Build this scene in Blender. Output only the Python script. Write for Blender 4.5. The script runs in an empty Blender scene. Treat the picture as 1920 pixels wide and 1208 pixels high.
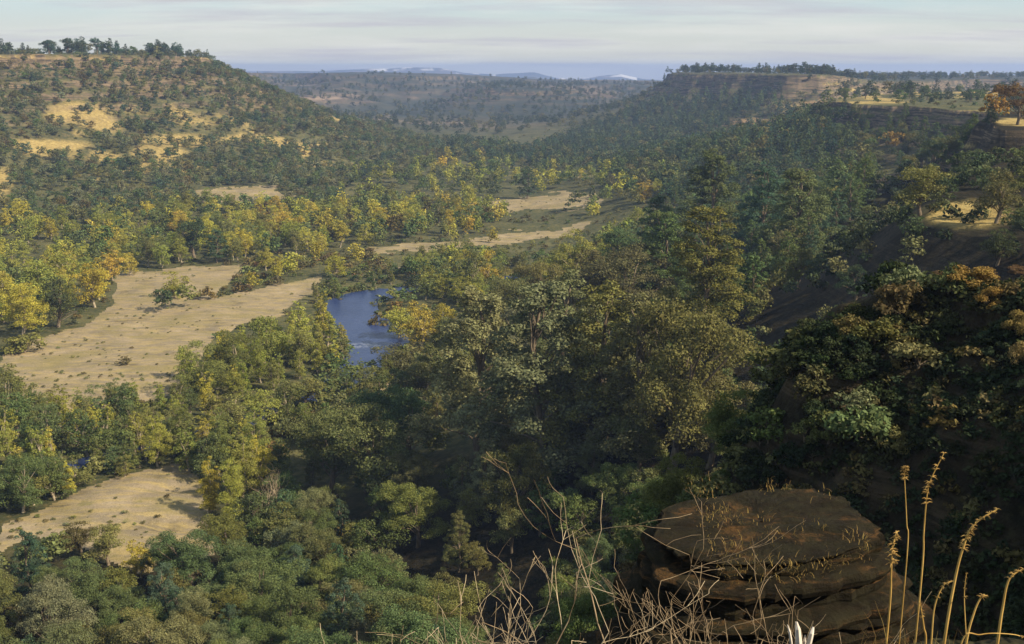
import bpy, math, random
import numpy as np
from math import radians, sin, cos, tan, pi

# ------------------------------------------------------------------ camera, sky, sun, exposure
sc = bpy.context.scene
COL = sc.collection
F = 2059.0; PITCH = radians(13.0); HC = 80.0       # focal length in 1920-wide pixels, downward tilt, eye height
cd = bpy.data.cameras.new('camera'); cam = bpy.data.objects.new('camera', cd); COL.objects.link(cam)
cam.location = (0, 0, HC); cam.rotation_euler = (pi/2 - PITCH, 0, 0)
cd.sensor_width = 36; cd.lens = 36*F/1920; cd.clip_end = 60000; cd.clip_start = .1
sc.camera = cam
SUN_EL = radians(39); SUN_BACK = radians(26)        # sun to the right and a little behind the camera
sdir = np.array([cos(SUN_BACK)*cos(SUN_EL), -sin(SUN_BACK)*cos(SUN_EL), sin(SUN_EL)])
sl = bpy.data.lights.new('sun', 'SUN'); sl.energy = 4.6; sl.angle = radians(.6); sl.color = (1, .84, .60)
so = bpy.data.objects.new('sun', sl); COL.objects.link(so)
from mathutils import Vector
so.rotation_euler = Vector(sdir).to_track_quat('Z', 'Y').to_euler()
sc.view_settings.view_transform = 'Standard'; sc.view_settings.look = 'None'
sc.view_settings.gamma = 1; sc.view_settings.exposure = 0.82

def N(nt, t, **kw):
    n = nt.nodes.new(t)
    for k, v in kw.items():
        if hasattr(n, k): setattr(n, k, v)
    return n
def L(nt, a, b): nt.links.new(a, b)
def ramp(nt, fac, stops, interp='LINEAR'):
    r = N(nt, 'ShaderNodeValToRGB'); r.color_ramp.interpolation = interp
    e = r.color_ramp.elements
    while len(e) < len(stops): e.new(.5)
    for q, (p, c) in zip(e, stops):
        q.position = p; q.color = (*c, 1) if not isinstance(c, (int, float)) else (c, c, c, 1)
    L(nt, fac, r.inputs[0]); return r.outputs[0]
def mixc(nt, fac, a, b, mode='MIX'):
    m = N(nt, 'ShaderNodeMix', data_type='RGBA', blend_type=mode)
    for v, i in ((fac, 0), (a, 6), (b, 7)):
        if isinstance(v, (int, float)): m.inputs[i].default_value = v
        elif isinstance(v, tuple): m.inputs[i].default_value = (*v, 1)
        else: L(nt, v, m.inputs[i])
    return m.outputs[2]
def math_(nt, op, a, b=0.0, clamp=False):
    m = N(nt, 'ShaderNodeMath', operation=op, use_clamp=clamp)
    for v, i in ((a, 0), (b, 1)):
        if isinstance(v, (int, float)): m.inputs[i].default_value = v
        else: L(nt, v, m.inputs[i])
    return m.outputs[0]
def noise_(nt, vec, scale, detail=4, rough=.55, out=0):
    n = N(nt, 'ShaderNodeTexNoise'); n.inputs['Scale'].default_value = scale
    n.inputs['Detail'].default_value = detail; n.inputs['Roughness'].default_value = rough
    if vec is not None: L(nt, vec, n.inputs['Vector'])
    return n.outputs[out]
def mapping(nt, vec, scale, loc=(0, 0, 0)):
    m = N(nt, 'ShaderNodeMapping'); m.inputs['Scale'].default_value = scale; m.inputs['Location'].default_value = loc
    L(nt, vec, m.inputs['Vector']); return m.outputs[0]

def N_len(nt, v):
    n = N(nt, 'ShaderNodeVectorMath', operation='LENGTH'); L(nt, v, n.inputs[0]); return n.outputs['Value']

world = bpy.data.worlds.new('World'); sc.world = world; world.use_nodes = True
nt = world.node_tree; nt.nodes.clear()
wo = N(nt, 'ShaderNodeOutputWorld'); bg = N(nt, 'ShaderNodeBackground'); bg.inputs[1].default_value = .072
sky = N(nt, 'ShaderNodeTexSky'); sky.sky_type = 'NISHITA'; sky.sun_disc = False
sky.sun_elevation = SUN_EL; sky.sun_rotation = math.atan2(sdir[0], sdir[1]); sky.air_density = 1.0; sky.dust_density = 1.5
tc = N(nt, 'ShaderNodeTexCoord'); sep = N(nt, 'ShaderNodeSeparateXYZ'); L(nt, tc.outputs['Generated'], sep.inputs[0])
# thin high cloud sheets: noise on a plane overhead (direction / height)
zz = math_(nt, 'ADD', math_(nt, 'MAXIMUM', sep.outputs[2], 0.0), .08)
cmb = N(nt, 'ShaderNodeCombineXYZ'); L(nt, math_(nt, 'DIVIDE', sep.outputs[0], zz), cmb.inputs[0]); L(nt, math_(nt, 'DIVIDE', sep.outputs[1], zz), cmb.inputs[1])
cl1 = noise_(nt, mapping(nt, cmb.outputs[0], (.42, .5, 1), (3.1, 1.2, 0)), 1.0, 7, .6)
cl2 = noise_(nt, mapping(nt, cmb.outputs[0], (.34, .8, 1), (7.7, 4.2, 3)), 1.3, 7, .6)
base = mixc(nt, .80, sky.outputs[0], ramp(nt, sep.outputs[2], [(0, (7.0, 6.8, 5.9)), (.035, (5.9, 6.3, 6.0)), (.06, (4.9, 6.2, 6.5)), (.3, (3.5, 4.5, 5.0)), (1, (2.2, 2.9, 3.5))]))
c1 = mixc(nt, ramp(nt, cl1, [(.46, 0.0), (.70, .7)]), base, (6.9, 6.8, 6.3))
c2 = mixc(nt, ramp(nt, cl2, [(.50, 0.0), (.68, .75)]), c1, (4.5, 4.4, 4.9))
L(nt, c2, bg.inputs[0]); L(nt, bg.outputs[0], wo.inputs[0])

# ------------------------------------------------------------------ helpers
rng = np.random.default_rng(7); R = random.Random(11)
def tag(o, label=None, cat=None, group=None, kind=None):
    for k, v in (('label', label), ('category', cat), ('group', group), ('kind', kind)):
        if v: o[k] = v
    return o
def mesh_from(name, V, Q, mat=None, smooth=False, attrs=None, n=4):
    me = bpy.data.meshes.new(name); V = np.asarray(V, np.float32); Q = np.asarray(Q, np.int32)
    me.vertices.add(len(V)); me.vertices.foreach_set('co', V.ravel())
    me.loops.add(Q.size); me.loops.foreach_set('vertex_index', Q.ravel())
    me.polygons.add(len(Q)); me.polygons.foreach_set('loop_start', np.arange(0, Q.size, n, dtype=np.int32))
    me.polygons.foreach_set('loop_total', np.full(len(Q), n, np.int32))
    me.polygons.foreach_set('use_smooth', np.full(len(Q), smooth))
    for an, (dom, arr) in (attrs or {}).items():
        if arr.ndim == 1:
            a = me.attributes.new(an, 'FLOAT', dom); a.data.foreach_set('value', arr.astype(np.float32))
        else:
            a = me.attributes.new(an, 'FLOAT_COLOR', dom)
            a.data.foreach_set('color', np.concatenate([arr, np.ones((len(arr), 1))], 1).astype(np.float32).ravel())
    me.update(calc_edges=True)
    if mat: me.materials.append(mat)
    return me
def link(name, me, parent=None):
    o = bpy.data.objects.new(name, me); COL.objects.link(o); o.parent = parent; return o

def hsh(i, j, s):
    h = (i.astype(np.int64)*374761393 + j.astype(np.int64)*668265263 + s*1274126177) & 0xffffffff
    h = ((h ^ (h >> 13))*1274126177) & 0xffffffff
    return ((h ^ (h >> 16)) & 0xffff)/65535.0
def vn(x, y, s=0):
    i = np.floor(x); j = np.floor(y); fx = x-i; fy = y-j
    fx = fx*fx*(3-2*fx); fy = fy*fy*(3-2*fy)
    a = hsh(i, j, s); b = hsh(i+1, j, s); c = hsh(i, j+1, s); d = hsh(i+1, j+1, s)
    return (a+(b-a)*fx)*(1-fy)+(c+(d-c)*fx)*fy
def fbm(x, y, s=0, o=4):
    t = 0; a = .5; w = 0
    for k in range(o):
        t = t+a*(vn(x*2**k+k*17.3, y*2**k-k*9.1, s+k)-.5); w += a; a *= .5
    return t/w*2      # about -1..1
def proj(x, y, z):
    dep = y*cos(PITCH)+(HC-z)*sin(PITCH); up = (z-HC)*cos(PITCH)+y*sin(PITCH)
    dep = np.where(np.abs(dep) < .01, .01, dep)
    return 960+F*x/dep, 604-F*up/dep, dep
def wx(u, y, z=0.):
    return (u-960)/F*(y*cos(PITCH)+(HC-z)*sin(PITCH))
def at_z(u, v, z=0.):            # point of the horizontal plane z seen at pixel u, v
    b = (604-v)/F; dy = cos(PITCH)+b*sin(PITCH); dz = -sin(PITCH)+b*cos(PITCH); t = (z-HC)/dz
    return (u-960)/F*t, dy*t
def inside(px, py, poly):
    r = np.zeros(np.shape(px), bool); n = len(poly)
    for i in range(n):
        x1, y1 = poly[i]; x2, y2 = poly[(i+1) % n]
        if y1 == y2: continue
        c = ((y1 > py) != (y2 > py)) & (px < (x2-x1)*(py-y1)/(y2-y1)+x1); r ^= c
    return r
def dist_poly(x, y, poly, closed=True):
    d = np.full(np.shape(x), 1e9)
    for i in range(len(poly) if closed else len(poly)-1):
        x1, y1 = poly[i]; x2, y2 = poly[(i+1) % len(poly)]; ex, ey = x2-x1, y2-y1
        t = np.clip(((x-x1)*ex+(y-y1)*ey)/(ex*ex+ey*ey), 0, 1)
        d = np.minimum(d, np.hypot(x-x1-t*ex, y-y1-t*ey))
    return d

# ------------------------------------------------------------------ the shape of the land
def rim(pts, z): return [(wx(u, y, z), y) for u, y in pts]
MESAS = [  # rim line, top height, slope profile (distance out, drop), warp, terrace strength
 dict(n='left', poly=rim([(-1500, 480), (-700, 640), (-300, 760), (0, 860), (200, 930), (330, 1010), (372, 1080), (385, 1250), (250, 2600), (-1800, 2600)], 92),
      top=lambda x, y: 91.+0*x, prof=[(0, 0), (8, 11), (30, 18), (60, 33), (97, 49), (170, 73), (238, 86), (330, 92)], w=14, wf=.22, ter=.75),
 dict(n='far', poly=rim([(-500, 2400), (380, 2500), (540, 3100), (640, 2700), (760, 2500), (840, 2900), (960, 3000), (1060, 2700), (1180, 2600), (1300, 3000), (1500, 2600), (2600, 2800), (3000, 9000), (-1500, 9000)], 80),
      top=lambda x, y: np.interp(960+F*x/np.maximum(y, 1), [300, 440, 700, 860, 1000, 1260, 1500], [70, 66, 66, 60, 46, 40, 46])+8*fbm(x/500, y/800, 3, 5)-np.clip(y-3200, 0, 4000)*.02, prof=[(0, 0), (25, 14), (140, 28), (330, 46), (600, 64), (900, 84)], w=150, wf=.5, ter=.6),
 dict(n='bench', poly=rim([(900, 2300), (950, 2050), (1010, 2020), (1060, 2150), (1100, 2500), (1150, 3300), (860, 3300)], 45),
      top=lambda x, y: 44-np.clip(y-2500, 0, 1500)*.02+8*fbm(x/150, y/300, 9, 4), prof=[(0, 0), (20, 7), (80, 18), (180, 32), (320, 45), (450, 70)], w=30, wf=.4, ter=.8),
 dict(n='rmesa', poly=rim([(1268, 1500), (1330, 1370), (1410, 1270), (1490, 1170), (1530, 1160), (1600, 1300), (1800, 1700), (2700, 1900), (3400, 3000), (1330, 2600), (1262, 1700)], 75),
      top=lambda x, y: 74.-np.clip((x-340)/120, 0, 1)*10, prof=[(0, 0), (10, 11), (34, 30), (70, 47), (150, 66), (260, 76)], w=12, wf=.22, ter=.55),
 dict(n='rnear', poly=rim([(1540, 745), (1600, 660), (1700, 600), (1830, 545), (1960, 500), (2600, 480), (3200, 900), (2400, 1100), (1700, 1000)], 60),
      top=lambda x, y: 59.5+0*x, prof=[(0, 0), (8, 13), (40, 26), (110, 44), (170, 56), (240, 63)], w=8, wf=.2, ter=.5),
 dict(n='rclose', poly=rim([(1835, 350), (1900, 318), (2100, 300), (2800, 300), (3300, 480), (2100, 480), (1880, 420)], 64),
      top=lambda x, y: 64.+0*x, prof=[(0, 0), (5, 10), (30, 25), (90, 45), (170, 66)], w=6, wf=.2, ter=.4),
 dict(n='spur', poly=rim([(1735, 192), (1790, 178), (1880, 164), (2050, 150), (2600, 150), (3000, 300), (2000, 270), (1790, 215)], 56),
      top=lambda x, y: 53.5+np.clip((x-68)*.12, -1, 5)+np.clip(y-180, -50, 100)*.05, prof=[(0, 0), (4, 2.5), (20, 14), (60, 36), (110, 56), (160, 66)], w=4, wf=.16, ter=0),
 dict(n='here', poly=[(-160, -160), (-60, -50), (-16, -10), (-3, 1.5), (-1, 2.8), (.6, 3.6), (1.6, 4.3), (3.2, 4.3), (6, 4.8), (9, 6.2), (14, 9), (20, 15), (25, 24), (27, 36), (24, 46), (20.0, 52), (21, 58), (29, 64), (60, 68), (110, 72), (300, 60), (300, -250), (-160, -250)],
      top=lambda x, y: 78.3-.165*np.clip(y, 0, 80)+np.clip(x-.52*y-11, 0, 20)*.8*np.clip((75-y)/15, 0, 1), prof=[(0, 0), (2.5, 2.2), (6, 5.6), (10, 13), (25, 34), (45, 48), (75, 58), (110, 66), (150, 74), (190, 80)], w=1.2, wf=.12, ter=0),  # rise in x is an added unseen hill that shades bluff and gully
]
RIV = [(1100, 500, 1), (900, 524, 1.2), (800, 534, 2), (740, 543, 3), (690, 553, 4.6), (655, 567, 5.2), (655, 588, 5.6), (680, 613, 5.8), (700, 640, 6.2), (702, 664, 6.2), (680, 692, 4),
       (560, 750, 1.5), (400, 805, 1.2), (250, 842, 1.2), (150, 868, 1.4), (0, 905, 1.4), (-300, 960, 8), (-900, 1000, 8)]
RIVW = [(*at_z(u, v), h) for u, v, h in RIV]
def river_d(x, y):               # signed distance beyond the water's edge
    d = np.full(np.shape(x), 1e9)
    for (x1, y1, h1), (x2, y2, h2) in zip(RIVW, RIVW[1:]):
        ex, ey = x2-x1, y2-y1; t = np.clip(((x-x1)*ex+(y-y1)*ey)/(ex*ex+ey*ey), 0, 1)
        d = np.minimum(d, np.hypot(x-x1-t*ex, y-y1-t*ey)-(h1+(h2-h1)*t))
    return d
def height(x, y):
    x = np.asarray(x, float); y = np.asarray(y, float); r = np.hypot(x, y)
    z = 1.2*fbm(x/60, y/60, 1)+.35*fbm(x/9, y/9, 2)-np.clip((r-4500)/4000, 0, 1)*60
    rock = np.zeros_like(z); big = fbm(x/180, y/180, 21, 5); med = fbm(x/45, y/45, 22, 4); sml = fbm(x/9, y/9, 23, 3)
    for i, m in enumerate(MESAS):
        P = m['poly']; d = dist_poly(x, y, P); ins = inside(x, y, P); d = np.where(ins, -d, d)
        if m['n'] == 'here': w = 1.2*fbm(x/4, y/4, 31, 3)*np.clip(r/12, 0, 1)+5*med*np.clip(d/30, 0, 1)
        elif m['w'] > 40: w = m['w']*fbm(x/500, y/500, 40+i, 5)
        else: w = m['w']*med+m['w']*.3*sml
        dd = np.maximum(0, d*(1+m['wf']*big*1.6)+w*np.clip((d+60)/60, 0, 1))
        drop = np.interp(dd, *zip(*m['prof']))+np.maximum(0, dd-m['prof'][-1][0])*.4; top = m['top'](x, y)
        if m['n'] != 'here': top = top+1.6*med+.5*sml
        zi = top-drop
        if m['ter']:
            T = 8.0 if m['w'] < 40 else 16; q = (zi+3*med)/T; k = np.floor(q); f = q-k; f2 = np.clip((f-.5)*3.2+.5, 0, 1)
            zt = (k+f2)*T-3*med; up = np.clip(1-drop/(top*.75), 0, 1)*(drop > .5)
            zi = zi+(zt-zi)*m['ter']*up; rock = np.where(zi > z, (np.abs(f-.5) < .17)*up, rock)*1.0
        if m['n'] == 'far': zi = zi+20*fbm(x/170, y/600, 91, 5)*np.clip(drop/12, 0, 1)*np.clip((84-drop)/30, 0, 1)
        if m['n'] == 'here': zi = zi+.25*fbm(x/2.2, y/2.2, 50, 4)*np.clip((r-2)/6, 0, 1)+2.2*fbm(x/7, y/7, 51, 4)*np.clip((r-14)/20, 0, 1)*(drop > 1)
        z = np.maximum(z, zi)
    rd = river_d(x, y)
    low = np.clip((6-z)/4, 0, 1)
    z = z-low*np.clip(1-rd/7, 0, 1)*2.2
    for u0, v0, sx, sy, a0 in ((200, 975, 15, 16, 1.3), (325, 912, 4.5, 3.4, -1.5), (335, 985, 6, 3.0, -1.9), (300, 905, 7, 5, .5), (310, 690, 10, 5, .8), (260, 650, 14, 7, .6)):
        xc, yc = at_z(u0, v0); z = z+a0*np.exp(-((x-xc)/sx)**2-((y-yc)/sy)**2)
    # far blue mountains with pale summits
    uu = 960+F*x/np.maximum(y, 1)
    vr = np.interp(uu, [-600, 300, 440, 600, 700, 780, 830, 870, 930, 1000, 1040, 1100, 1160, 1200, 1260, 1600], [140, 136, 134, 134, 130, 126, 128, 136, 140, 136, 146, 146, 140, 147, 150, 146])
    mt = 80-(vr-129)*9500/F+15*fbm(x/420, y/1500, 61, 5)
    rdg = np.abs(r-9500); far = mt-rdg*.09-14*np.abs(fbm(x/500, y/500, 62, 5))*np.clip(rdg/400, 0, 1)
    z = np.maximum(z, np.where((r > 7500) & (y > 0), far, -99))
    ridge2 = 80-(vr+11-129)*6200/F+22*fbm(x/600, y/900, 65, 5)-np.abs(r-6200)*.10
    z = np.maximum(z, np.where((r > 5000) & (y > 0), ridge2, -99))
    global ROCK, SNOW
    ROCK = rock*(z > 8)
    SNOW = .7*np.clip((fbm(x/110, y/300, 66, 4)+.02)*4, 0, 1)*(r > 8800)*(z > mt-18)*(((uu > 690) & (uu < 930)) | ((uu > 1040) & (uu < 1190)))
    return z, rd
az = np.concatenate([np.linspace(-180, -34, 60)[:-1], np.linspace(-34, 33, 1000), np.linspace(33, 110, 130)[1:], np.linspace(110, 180, 20)[1:]])
az = np.radians(az)
rr = np.concatenate([np.geomspace(.8, 20, 120)[:-1], np.geomspace(20, 2200, 1020)[:-1], np.geomspace(2200, 10300, 190)])
A, Rr = np.meshgrid(az, rr, indexing='ij'); GX = np.sin(A)*Rr; GY = np.cos(A)*Rr
GZ, GRD = height(GX, GY); ROCK_G = ROCK.copy(); SNOW_G = SNOW.copy()
print('terrain', GX.shape, GZ.min(), GZ.max())
GU, GV, GD = proj(GX, GY, GZ)

# bare ground masks: polygons traced on the ground, (pixels of the photograph thrown on to the flat valley floor)
GRAVEL = [
 [(0, 668), (90, 625), (160, 612), (215, 560), (215, 515), (350, 500), (470, 495), (450, 520), (400, 560), (480, 545), (600, 512), (606, 530), (545, 568), (530, 590), (480, 600), (400, 640), (375, 700), (330, 745), (200, 770), (90, 775), (50, 765), (30, 705), (0, 690)],
 [(0, 985), (70, 962), (130, 930), (250, 885), (340, 868), (375, 890), (400, 975), (400, 1035), (260, 1080), (130, 1020), (60, 1010), (0, 1040)],
 [(600, 775), (650, 738), (700, 712), (738, 698), (745, 712), (690, 742), (650, 765)],
 [(690, 466), (790, 458), (860, 452), (980, 430), (1120, 423), (1070, 442), (900, 466), (700, 478)],
 [(880, 384), (960, 374), (1060, 368), (1150, 386), (1120, 404), (1000, 398), (900, 396)],
 [(920, 545), (945, 510), (1030, 498), (1040, 530), (960, 560)],
 [(1075, 328), (1210, 346), (1150, 352), (1090, 346)],
 [(745, 500), (800, 488), (830, 495), (800, 506), (750, 510)],
 [(360, 368), (500, 364), (560, 380), (500, 392), (370, 392)],
]
def floor_uv(x, y): u, v, d = proj(x, y, np.zeros_like(x)); return u, v
FU, FV = floor_uv(GX, GY)
jx = 16*fbm(GX/11, GY/11, 70, 5); jy = 10*fbm(GX/9, GY/9, 71, 5)
okf = (GZ < 6) & (GY > 60)
gmask = np.zeros_like(GX, bool)
for p in GRAVEL: gmask |= inside(FU+jx, FV+jy, p)
gmask &= okf
# dry grass openings on the hills, as ellipses (u, v, ru, rv) seen on the slope
PATCH = [(150, 215, 60, 22), (190, 232, 40, 14), (300, 205, 70, 12), (380, 222, 60, 12), (330, 262, 80, 12), (450, 262, 70, 10), (110, 280, 70, 18), (60, 275, 35, 12), (190, 293, 35, 8),
         (300, 285, 50, 10), (5, 345, 22, 30), (520, 262, 40, 6), (570, 285, 12, 12), (440, 375, 80, 12), (560, 272, 60, 6), (640, 225, 40, 5), (50, 110, 60, 6), (150, 112, 80, 6), (360, 110, 40, 8), (620, 310, 60, 6), (740, 350, 30, 8),
         (1490, 203, 60, 15), (1430, 234, 75, 12), (1400, 254, 75, 13), (1530, 195, 30, 5), (1660, 175, 110, 9), (1720, 163, 120, 4), (1850, 178, 70, 7), (1800, 212, 60, 5), (1560, 158, 40, 4),
         (1800, 272, 25, 6), (1810, 402, 90, 26), (1640, 372, 20, 4), (1250, 340, 40, 6), (1900, 228, 40, 6), (1640, 190, 70, 5)]
pj = 14*fbm(GX/22, GY/22, 80, 4)
PN = fbm(GX/26, GY/40, 81, 4); HUE_PATCH = np.where((GY > 560) & (GX < -10) & (GZ > 12) & (GZ < 80), np.clip((fbm(GX/30, GY/50, 82, 4)-.34)*6, 0, .8), 0.0); rs = np.zeros_like(GX)
for u, v, ru, rv in PATCH:
    q = ((GU-u+pj)/ru)**2+((GV-v+pj*.5)/rv)**2
    HUE_PATCH = np.maximum(HUE_PATCH, np.clip(1.5-q, 0, 1)*(GZ > 3)*(GY > 60)*np.where(GY > 450, np.clip((PN+.28)*4, 0, 1), 1))
for u, v, ru, rv in PATCH[22:25]:
    rs = np.maximum(rs, np.clip(1.6-((GU-u)/ru)**2-((GV-v)/rv)**2, 0, 1))

def ground_mat(name, kind):
    m = bpy.data.materials.new(name); m.use_nodes = True; nt = m.node_tree; b = nt.nodes['Principled BSDF']
    b.inputs['Roughness'].default_value = .95; b.inputs['Specular IOR Level'].default_value = .1
    g = N(nt, 'ShaderNodeNewGeometry'); pos = g.outputs['Position']
    if kind == 'gravel':
        n1 = noise_(nt, pos, .09, 6, .65); n2 = noise_(nt, mapping(nt, pos, (.5, 1.6, 1)), .35, 5, .6); n3 = noise_(nt, pos, 2.2, 3)
        c = ramp(nt, n1, [(.32, (.12, .10, .06)), (.45, (.20, .168, .118)), (.58, (.265, .215, .145)), (.7, (.34, .28, .195))])
        c = mixc(nt, ramp(nt, n2, [(.45, 0.0), (.62, .6)]), c, (.36, .28, .11))
        c = mixc(nt, ramp(nt, n3, [(.56, 0.0), (.66, .5)]), c, (.13, .11, .06))
        n4 = noise_(nt, pos, .22, 5, .7)
        n5 = noise_(nt, mapping(nt, pos, (.35, 1, 1)), .12, 6, .7); c = mixc(nt, ramp(nt, n5, [(.50, 0.0), (.6, .75)]), c, (.20, .17, .075)); c = mixc(nt, ramp(nt, noise_(nt, pos, 5.0, 3, .7), [(.6, 0.0), (.7, .6)]), c, (.55, .5, .4))
        c = mixc(nt, ramp(nt, n4, [(.58, 0.0), (.68, .65)]), c, (.16, .15, .06)); bs = .25
    else:
        at = N(nt, 'ShaderNodeAttribute'); at.attribute_name = 'cover'; sp = N(nt, 'ShaderNodeSeparateColor'); L(nt, at.outputs['Color'], sp.inputs[0])
        n1 = noise_(nt, pos, .05, 6, .65); n2 = noise_(nt, pos, .5, 5, .65); n3 = noise_(nt, pos, 3.0, 4, .6)
        brush = ramp(nt, n2, [(.3, (.03, .042, .02)), (.5, (.065, .072, .032)), (.66, (.13, .11, .05))])
        brush = mixc(nt, ramp(nt, n1, [(.48, 0.0), (.66, .7)]), brush, (.15, .14, .06))
        grass = ramp(nt, n2, [(.3, (.20, .15, .055)), (.5, (.34, .26, .10)), (.7, (.47, .37, .15))])
        red = ramp(nt, n2, [(.3, (.17, .115, .06)), (.5, (.27, .18, .10)), (.7, (.33, .24, .14))])
        c = mixc(nt, sp.outputs[0], brush, grass); c = mixc(nt, sp.outputs[1], c, red)
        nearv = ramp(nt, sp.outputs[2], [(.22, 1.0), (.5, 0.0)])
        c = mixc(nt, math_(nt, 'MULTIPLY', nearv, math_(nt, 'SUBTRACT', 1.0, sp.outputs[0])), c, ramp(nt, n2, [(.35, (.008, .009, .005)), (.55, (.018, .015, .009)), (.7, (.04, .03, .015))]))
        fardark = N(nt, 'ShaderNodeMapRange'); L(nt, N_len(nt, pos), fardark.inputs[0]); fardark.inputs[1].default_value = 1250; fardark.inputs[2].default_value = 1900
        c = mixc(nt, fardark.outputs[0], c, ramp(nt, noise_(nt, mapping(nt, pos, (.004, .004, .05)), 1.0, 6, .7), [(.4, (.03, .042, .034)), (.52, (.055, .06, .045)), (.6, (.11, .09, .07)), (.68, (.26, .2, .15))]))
        # rock in layers where it is steep
        spz = N(nt, 'ShaderNodeSeparateXYZ'); L(nt, g.outputs['True Normal'], spz.inputs[0])
        lay = noise_(nt, mapping(nt, pos, (.02, .02, .55)), 1.0, 5, .7)
        rockc = ramp(nt, lay, [(.35, (.045, .036, .03)), (.47, (.07, .055, .04)), (.52, (.24, .18, .12)), (.6, (.05, .042, .032))])
        steep = ramp(nt, spz.outputs[2], [(.72, 1.0), (.86, 0.0)])
        steep = math_(nt, 'MULTIPLY', steep, ramp(nt, n2, [(.35, .3), (.5, 1.0)]))
        steep = math_(nt, 'MULTIPLY', steep, sp.outputs[2])
        sa = N(nt, 'ShaderNodeAttribute'); sa.attribute_name = 'snow'; sn = sa.outputs['Fac']; ra = N(nt, 'ShaderNodeAttribute'); ra.attribute_name = 'rock'; steep = math_(nt, 'MAXIMUM', math_(nt, 'MULTIPLY', ra.outputs['Fac'], .9), steep)
        c = mixc(nt, steep, c, rockc)
        c = mixc(nt, ramp(nt, n3, [(.5, 0.0), (.68, .5)]), c, (.05, .05, .025)); bs = .5
        c = mixc(nt, sn, c, (.92, .92, .95))
    L(nt, c, b.inputs['Base Color'])
    bp = N(nt, 'ShaderNodeBump'); bp.inputs['Strength'].default_value = .8; bp.inputs['Distance'].default_value = bs
    L(nt, noise_(nt, pos, 1.2, 5, .7), bp.inputs['Height']); L(nt, bp.outputs[0], b.inputs['Normal'])
    return m
M_GROUND = ground_mat('dry_hill_ground', 'hill'); M_GRAVEL = ground_mat('river_gravel', 'gravel')
for u, v, ru, rv in [(300, 150, 85, 34), (150, 118, 180, 12), (230, 125, 120, 10), (360, 130, 60, 20), (950, 190, 80, 20), (900, 230, 70, 15), (460, 190, 60, 30)]:
    rs = np.maximum(rs, np.clip(1.2-((GU-u+pj)/ru)**2-((GV-v+pj)/rv)**2, 0, 1)*.4)
cover = np.stack([np.clip(HUE_PATCH, 0, 1), np.clip(rs, 0, 1), np.where((GX > .13*GY) & (GY < 520) & (GY > -50), .22, np.clip((np.hypot(GX, GY)-140)/150, .22, 1))], -1)  # third channel kept low: east slope shade is put into the soil colour
nA, nR = GX.shape
idx = np.arange(nA*nR).reshape(nA, nR)
quads = np.stack([idx[:-1, :-1], idx[1:, :-1], idx[1:, 1:], idx[:-1, 1:]], -1).reshape(-1, 4)[:, ::-1]
rock_l = ROCK_G.ravel(); snow_l = SNOW_G.ravel()
gq = gmask.ravel()[quads].sum(1) >= 3
Vall = np.stack([GX, GY, GZ], -1).reshape(-1, 3); Call = cover.reshape(-1, 3)
def sub(name, Q, mat):
    used, inv = np.unique(Q, return_inverse=True)
    return link(name, mesh_from(name, Vall[used], inv.reshape(-1, 4), mat, True, {'cover': ('POINT', Call[used]), 'rock': ('POINT', rock_l[used]), 'snow': ('POINT', snow_l[used])}))
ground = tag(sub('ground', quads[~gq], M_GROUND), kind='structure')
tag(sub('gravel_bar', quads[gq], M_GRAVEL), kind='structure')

# river
def river():
    P = [Vector((x, y, 0)) for x, y, h in RIVW]; out = []; H = [h for *_, h in RIVW]
    V = []; Q = []; pts = []
    for i in range(len(P)-1):
        p0 = P[max(i-1, 0)]; p1 = P[i]; p2 = P[i+1]; p3 = P[min(i+2, len(P)-1)]
        for k in range(10):
            t = k/10; q = .5*((2*p1)+(p2-p0)*t+(2*p0-5*p1+4*p2-p3)*t*t+(3*p1-p0-3*p2+p3)*t**3)
            pts.append((q, H[i]+(H[i+1]-H[i])*t))
    m = 9
    for i, (q, h) in enumerate(pts):
        d = (pts[min(i+1, len(pts)-1)][0]-pts[max(i-1, 0)][0]).normalized(); s = Vector((-d.y, d.x, 0))
        for k in range(m):
            p = q+s*(h+(5 if h > 3 else 2.5))*(k/(m-1)*2-1); V.append((p.x, p.y, -.55))
    for i in range(len(pts)-1):
        for k in range(m-1): a = i*m+k; Q.append((a, a+m, a+m+1, a+1))
    mt = bpy.data.materials.new('river_water'); mt.use_nodes = True; nt = mt.node_tree; b = nt.nodes['Principled BSDF']
    g = N(nt, 'ShaderNodeNewGeometry'); pos = g.outputs['Position']
    n = noise_(nt, mapping(nt, pos, (.5, .35, 1)), 1.1, 5, .7); n2 = noise_(nt, mapping(nt, pos, (.35, .12, 1)), .35, 5, .6)
    rx, ry = at_z(706, 648, -.55); sx = N(nt, 'ShaderNodeSeparateXYZ'); L(nt, pos, sx.inputs[0])
    dd = math_(nt, 'ABSOLUTE', math_(nt, 'SUBTRACT', math_(nt, 'ADD', sx.outputs[1], math_(nt, 'MULTIPLY', n, 4.0)), ry+2+0.0))
    foam = math_(nt, 'MULTIPLY', ramp(nt, math_(nt, 'DIVIDE', dd, 10.0), [(0, 1.0), (.45, 0.0)]), ramp(nt, n, [(.44, 0.0), (.6, .4)]))
    c = ramp(nt, n2, [(.3, (.015, .03, .10)), (.7, (.03, .05, .14))]); c = mixc(nt, foam, c, (.55, .6, .68))
    L(nt, c, b.inputs['Base Color']); b.inputs['Roughness'].default_value = .28; b.inputs['IOR'].default_value = 1.33; b.inputs['Specular IOR Level'].default_value = .32
    bp = N(nt, 'ShaderNodeBump'); bp.inputs['Strength'].default_value = .6; bp.inputs['Distance'].default_value = .25
    L(nt, n, bp.inputs['Height']); L(nt, bp.outputs[0], b.inputs['Normal'])
    tag(link('river', mesh_from('river', V, np.array(Q)[:, ::-1], mt, True)), kind='structure')
river()

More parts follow.
